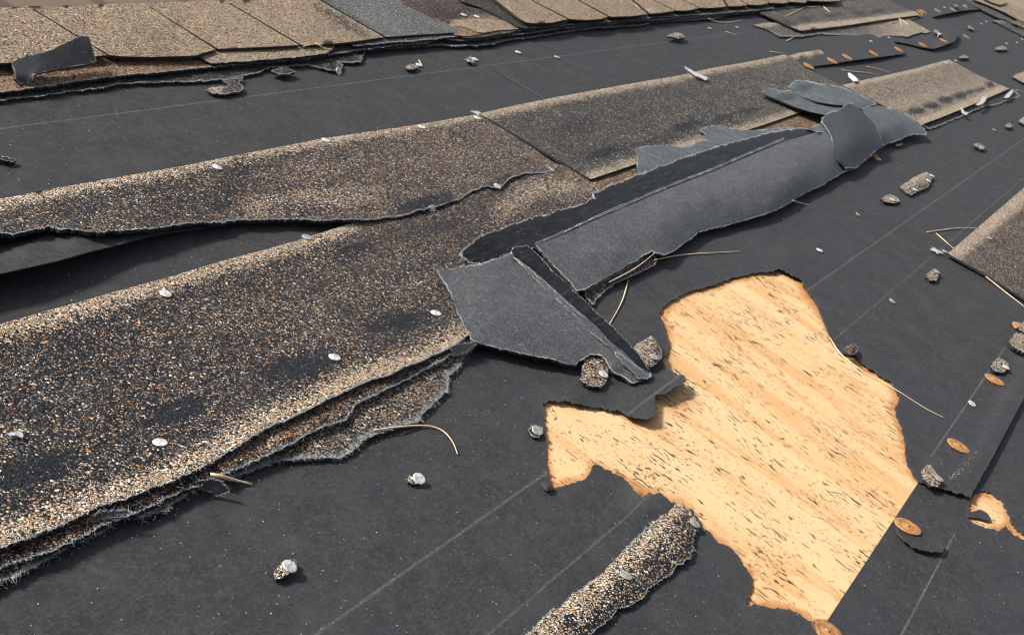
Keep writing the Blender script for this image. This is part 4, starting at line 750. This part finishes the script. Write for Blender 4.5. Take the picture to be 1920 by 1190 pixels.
scrap([(883, 208), (892, 209), (905, 213), (902, 216), (890, 213)], 'pale fibre tuft at the joint of the second row', mat=M_FIB, h=2, t=.5, fringe=8, flen=9, name='fibre_tuft', cat='fibre tuft')
scrap([(1745, 467), (1752, 465), (1762, 470), (1768, 474), (1758, 474)], 'grey fibre tuft left of the nail at the right-hand shingle corner', mat=M_FIB, h=3, t=.5, fringe=6, flen=10, name='fibre_tuft', cat='fibre tuft')
# refresh the lookup with the scraps
for o in [o for o in C.objects if o.type == 'MESH' and 'scrap' in o.name]:
    me = o.data; co = np.empty(len(me.vertices) * 3); me.vertices.foreach_get('co', co); co = co.reshape(-1, 3) + np.array(o['org0'])
    SV += co.tolist(); SF += [[i + k0 for i in p.vertices] for p in me.polygons]; k0 += len(me.vertices)
BVH = BVHTree.FromPolygons(SV, SF)
GS, GF, GR_, GC = 'nails in the foreground shingles', 'nails left standing in the felt', 'nails in the second row', 'rusty cap nails'
for a in [
 ('z', 300, 831, 'bright flat nail low on the big front shingle, below its black patch', GS), ('z', 627, 671, 'flat nail in the middle of the big front shingle between two black patches', GS),
 ('z', 310, 552, 'raised nail on the cream upper edge of the big front shingle', GS), ('z', 817, 588, 'flat nail on the big front shingle close to the turned backing piece', GS), ('d', 575, 446, 'dull nail half off the cream edge of the front shingle, below the second row', GS),
 ('z', 407, 315, 'leftmost nail on the cream edge of the second row', GR_), ('z', 790, 239, 'nail on the cream edge of the second row, third from the left', GR_), ('z', 611, 264, 'nail on the cream edge of the second row, second from the left', GR_), ('z', 895, 222, 'nail at the joint between the two second row pieces', GR_),
 ('z', 808, 393, 'tilted nail at the torn lower edge of the second row, leftmost of three', GR_, (-.3, .2)), ('z', 932, 350, 'yellowish nail at the torn lower edge of the second row, middle of three', GR_), ('z', 1034, 319, 'nail at the right end of the torn edge, rightmost of three', GR_, (.3, -.2)),
 ('z', 784, 899, 'bright upright nail on the felt below the curved pine needle', GF, (-.25, -.2)), ('z', 541, 1064, 'bright nail on a crumb of shingle near the bottom left', GF, (-.1, -.15)), ('d', 1006, 809, 'nail on the felt at the left corner of the plywood hole', GF, (-.2, -.2)),
 ('z', 785, 124, 'nail with a splinter on the felt below the grey shingle', GF), ('z', 890, 113, 'nail on the felt, second of four below the rear stack', GF), ('z', 971, 100, 'nail on the felt, third of four below the rear stack', GF), ('d', 1044, 109, 'nail on the felt at the chalk line, fourth below the rear stack', GF),
 ('d', 1273, 68, 'nail on the humped pale crumb under the rear stack', GF), ('d', 1331, 55, 'left nail of the pair on the felt near the bent pine needle', GF), ('d', 1382, 53, 'right nail of the pair on the felt near the bent pine needle', GF), ('z', 633, 134, 'nail holding the torn tip of the rear stack', GF),
 ('z', 1608, 404, 'nail with a fuzzy base alone on the felt below the cream chunks', GF, (.3, -.2)), ('z', 1536, 471, 'small bright nail on the felt above the plywood hole', GF), ('d', 1672, 566, 'dull nail on the felt beside the lower chalk line', GF, (0, -.2)), ('d', 1771, 473, 'dull nail touching the corner of the right-hand shingle', GF), ('d', 1855, 448, 'nail lying on the right-hand speckled shingle', GF),
 ('d', 1759, 899, 'grey nail in the chunk at the rightmost corner of the plywood hole', GF), ('z', 1885, 690, 'bright nail in the chunk above the topmost large rusty cap', GF), ('z', 1821, 758, 'upright nail on the felt between the two flat rusty caps', GF, (-.1, -.2)), ('d', 1756, 511, 'nail in the cream chunk below the right-hand shingle corner', GF),
 ('z', 1715, 357, 'lowest nail in the oblong cream chunk', GF), ('z', 1740, 340, 'middle nail in the oblong cream chunk', GF), ('z', 1747, 331, 'top nail in the oblong cream chunk', GF), ('z', 1673, 376, 'nail in the small cream chunk left of the oblong one', GF),
 ('z', 1130, 704, 'nail in the round speckled chunk under the small turned piece', GF), ('d', 1225, 671, 'nail in the chunk by the tar strip tip', GF), ('d', 1172, 1081, 'dull nail in the middle of the curled bottom strip', GF), ('d', 1301, 983, 'brownish nail at the top end of the curled bottom strip', GF),
 ('z', 1633, 79, 'white nail above the lifted felt edge, level with the ragged tan shingle', GF), ('z', 1667, 72, 'white nail at the tip of the ragged tan shingle', GF), ('z', 1771, 15, 'pale nail near the top among the rusty caps', GF), ('z', 1811, 11, 'pale nail near the top right beside a rusty cap', GF),
 ('z', 1840, 46, 'tiny nail on the far right felt, left of a pair', GF), ('z', 1849, 42, 'tiny nail on the far right felt, right of a pair', GF), ('z', 1888, 83, 'tiny nail above the tan bit far right', GF), ('z', 1907, 81, 'bright nail close to the right edge under the rake strips', GF), ('z', 1917, 75, 'flattened bright nail cut by the right edge under the rake strips', GF),
 ('z', 1792, 115, 'nail at the top corner of the glue dot shingle', GF), ('z', 1774, 119, 'nail on the upper edge of the glue dot shingle', GF), ('d', 1864, 245, 'dull nail on the felt below the glue dot shingle', GF),
 ('z', 869, 30, 'left bare nail on the charcoal shingle of the rear stack', GF), ('z', 893, 33, 'right bare nail on the charcoal shingle of the rear stack', GF), ('z', 1760, 65, 'nail in the cream bit on the raised felt corner', GF), ('d', 1840, 278, 'nail in the pinkish bit right of the drooping slate sheet', GF)]:
    put(a[0], a[1], a[2], a[3], 'nail', a[4], lift=.0012 if a[4] == GF else .0004, tilt=a[5] if len(a) > 5 else (0, 0))
for px, py, lb in [(1516, 125, 'rusty cap nearest the edge of the second row'), (1560, 115, 'second rusty cap along the lifted felt edge'), (1588, 108, 'third rusty cap along the lifted felt edge'), (1638, 101, 'fourth rusty cap along the lifted felt edge'), (1685, 94, 'last rusty cap at the tip of the lifted felt edge'),
 (1730, 85, 'rusty cap on the left of the raised felt corner'), (1769, 77, 'rusty cap on the right of the raised felt corner'), (1812, 70, 'rusty cap alone right of the raised felt corner'), (1725, 24, 'leftmost of the rusty caps in the topmost row, overlapped by its neighbour'), (1731, 23, 'second rusty cap of the topmost row, overlapping the first'), (1758, 21, 'third rusty cap of the topmost row'), (1787, 19, 'fourth rusty cap of the topmost row'), (1810, 14, 'fifth rusty cap of the topmost row by a pale nail'),
 (1864, 713, 'topmost large rusty cap right of the plywood hole'), (1796, 837, 'large rusty cap on the strip of felt right of the plywood hole'), (1701, 988, 'large rusty cap at the edge of the plywood, on a felt remnant'), (1550, 1184, 'large rusty cap cut by the bottom edge below the plywood')]:
    put('c', px, py, lb, 'cap nail', GC, lift=.0006, tilt=(0, 0) if py > 200 else (-.05, -.12))

# ------------------------------------------------------------------ pine needles
def needle(pts, label, r=.00075, lift=.0012, mat=None, grp='dry pine needles'):
    P = []
    for (a, b) in zip(pts[:-1], pts[1:]):
        for j in range(4):
            t = j / 4; P.append((a[0] + (b[0] - a[0]) * t, a[1] + (b[1] - a[1]) * t))
    P.append(pts[-1]); P = np.array(P, float)
    for _ in range(3):
        q = P.copy(); q[1:-1] = (P[:-2] + P[1:-1] * 2 + P[2:]) / 4; P = q
    Hs = np.array([hit(x, y)[0].z for x, y in P])
    for _ in range(4):
        q = Hs.copy(); q[1:-1] = np.maximum(Hs[1:-1], (Hs[:-2] + Hs[2:]) / 2); Hs = q
    W3 = unp(P[:, 0], P[:, 1], (Hs + lift) * 1000); n = len(W3)
    org = W3.mean(0); V, F = [], []; K = 6
    for i in range(n):
        d = W3[min(i + 1, n - 1)] - W3[max(i - 1, 0)]; d /= np.linalg.norm(d) + 1e-12; s = np.cross(d, [0, 0, 1]); s /= np.linalg.norm(s) + 1e-9; u = np.cross(s, d)
        t = i / (n - 1); rr = r * (.55 + .45 * math.sin(math.pi * min(t * 1.2 + .1, 1)))
        for k in range(K): a = 2 * math.pi * k / K; V.append(W3[i] - org + (s * math.cos(a) + u * math.sin(a)) * rr)
    for i in range(n - 1):
        for k in range(K): F.append((i * K + k, i * K + (k + 1) % K, (i + 1) * K + (k + 1) % K, (i + 1) * K + k))
    F += [tuple(range(K))[::-1], tuple((n - 1) * K + k for k in range(K))]
    o = mesh_obj('pine_needle', V, F, mat or M_NEED); o.location = tuple(org); tag(o, label, 'pine needle', grp); return o
for pts, lb, r in [
 ([(1142, 529), (1190, 505), (1227, 475)], 'pine needle lying along the narrow black strip', .0008), ([(1228, 487), (1270, 478), (1330, 474), (1389, 471)], 'long pine needle reaching right from the narrow black strip over the felt', .0008),
 ([(1178, 524), (1168, 565), (1143, 607)], 'curved pine needle hanging down from the narrow black strip to the tar strip', .0008), ([(700, 806), (745, 800), (800, 796), (832, 806), (850, 828), (858, 851)], 'hook-shaped pine needle on the felt below the front stack', .0008),
 ([(394, 888), (430, 897), (472, 907)], 'short thick straw stub poking out of the front stack', .0014), ([(1738, 435), (1775, 430), (1800, 427), (1836, 427)], 'upper needle of the pair touching the right-hand shingle', .0009), ([(1755, 437), (1770, 450), (1788, 466)], 'lower needle of the pair touching the right-hand shingle', .0008),
 ([(1848, 518), (1885, 547), (1925, 578)], 'straight needle along the lower edge of the right-hand shingle', .0009), ([(1556, 632), (1566, 650), (1580, 668), (1615, 694), (1650, 714), (1684, 732), (1735, 766), (1773, 784)], 'long needle crossing the right rim of the plywood hole', .0007),
 ([(1328, 35), (1343, 42), (1368, 43), (1391, 38)], 'bent needle on the felt near the rear stack', .0011), ([(1360, 60), (1371, 63), (1382, 67)], 'short needle on the felt near the pair of nails', .001), ([(1443, 97), (1458, 99), (1476, 102)], 'needle at the corner of the second row', .001),
 ([(1475, 30), (1492, 22), (1508, 14)], 'left arm of the needles on the grey shingle near the top', .0013), ([(1506, 12), (1520, 14), (1537, 12)], 'flat needle joining the left arm on the grey shingle', .0012), ([(1544, 13), (1550, 18), (1556, 23)], 'short straight needle on the grey shingle near the top', .0015),
 ([(1475, 77), (1482, 74), (1488, 70)], 'short needle under the pointed tan shingle', .0015), ([(1578, 131), (1600, 135), (1630, 137), (1652, 142)], 'long needle above the white plastic sliver', .0011), ([(1625, 125), (1648, 130), (1672, 137)], 'needle right of the long one above the sandy shingle', .0011),
 ([(1487, 376), (1503, 381), (1519, 385)], 'short needle on the felt below the long turned sheet', .0009), ([(1670, 44), (1680, 42), (1690, 36)], 'left needle of the small star on the ragged tan shingle', .0012), ([(1686, 34), (1689, 43), (1691, 51)], 'middle needle of the small star on the ragged tan shingle', .0012), ([(1689, 37), (1697, 42), (1704, 47)], 'right needle of the small star on the ragged tan shingle', .0012),
 ([(568, 88), (580, 84), (596, 83)], 'left needle of the pair at the edge of the tan tabs', .0008), ([(591, 80), (600, 87), (610, 91), (622, 93)], 'right needle of the pair at the edge of the tan tabs', .0009), ([(1730, 234), (1738, 239), (1747, 245)], 'short needle at the left end of the glue dot shingle', .001), ([(1905, 168), (1913, 171), (1925, 174)], 'needle at the right edge beside the glue dot shingle', .001),
 ([(785, 113), (788, 118), (791, 122)], 'white splinter standing at a nail below the grey shingle', .0009)]:
    needle(pts, lb, r)

# ------------------------------------------------------------------ loose granules scattered on the felt and standing proud on the front shingles
def octs(points, name, cols, kind=None, parent=None, org=(0, 0, 0), rs=(.0004, .0009)):
    rnd = random.Random(99); V, F, CC = [], [], []
    for p in points:
        r = rnd.uniform(*rs); k = len(V); c = cols(rnd, p)
        q = [Vector((rnd.gauss(0, 1), rnd.gauss(0, 1), rnd.gauss(0, 1))).normalized()]
        a = q[0]; b = a.orthogonal().normalized(); c3 = a.cross(b)
        s1, s2, s3 = r * rnd.uniform(.7, 1.2), r * rnd.uniform(.6, 1), r * rnd.uniform(.5, 1)
        for d, s in ((a, s1), (-a, s1), (b, s2), (-b, s2), (c3, s3), (-c3, s3)): V.append(Vector(p[:3]) + d * s - Vector(org))
        for t in ((0, 2, 4), (2, 1, 4), (1, 3, 4), (3, 0, 4), (2, 0, 5), (1, 2, 5), (3, 1, 5), (0, 3, 5)): F.append(tuple(k + i for i in t))
        CC += [(*c, 1)] * 6
    me = bpy.data.meshes.new(name); me.from_pydata([tuple(v) for v in V], [], F); me.materials.append(M_GRAIN)
    at = me.color_attributes.new('gcol', 'FLOAT_COLOR', 'POINT'); at.data.foreach_set('color', np.array(CC, np.float32).ravel())
    o = bpy.data.objects.new(name, me); C.objects.link(o)
    if kind: o['kind'] = kind
    if parent: o.parent = parent
    return o
PAL = [CR, WH, TN, OR, (.5, .34, .2), GR, BLK, RD]
rnd = random.Random(5); pts = []
for _ in range(900):
    x, y = rnd.uniform(-40, 1960), 60 + 1150 * rnd.random() ** .8
    r = BVH.ray_cast(CAMP, (Vector([float(c) for c in unp(x, y, 0.)]) - CAMP).normalized())
    if r[0] is not None and r[0].z < .0045: pts.append((r[0].x, r[0].y, r[0].z + .0002))
def trail(line, n, spread):
    for _ in range(n):
        i = rnd.randrange(len(line) - 1); t = rnd.random(); a, b = line[i], line[i + 1]
        x = a[0] + (b[0] - a[0]) * t + rnd.gauss(0, spread); y = a[1] + (b[1] - a[1]) * t + abs(rnd.gauss(0, spread))
        r = BVH.ray_cast(CAMP, (Vector([float(c) for c in unp(x, y, 0.)]) - CAMP).normalized())
        if r[0] is not None and r[0].z < .0062: pts.append((r[0].x, r[0].y, r[0].z + .0002))
trail(c2np, 260, 9); trail([(x, y) for x, y in RR], 90, 8)
trail([(1780, 895), (1810, 868), (1835, 850), (1850, 835)], 110, 5)
loose = octs(pts, 'loose_granules', lambda r_, p: r_.choice(PAL[:5] if r_.random() < .7 else PAL[5:]), rs=(.0003, .0007))
tag(loose, 'loose coloured granules strewn over the black felt', 'granules', kind='stuff')
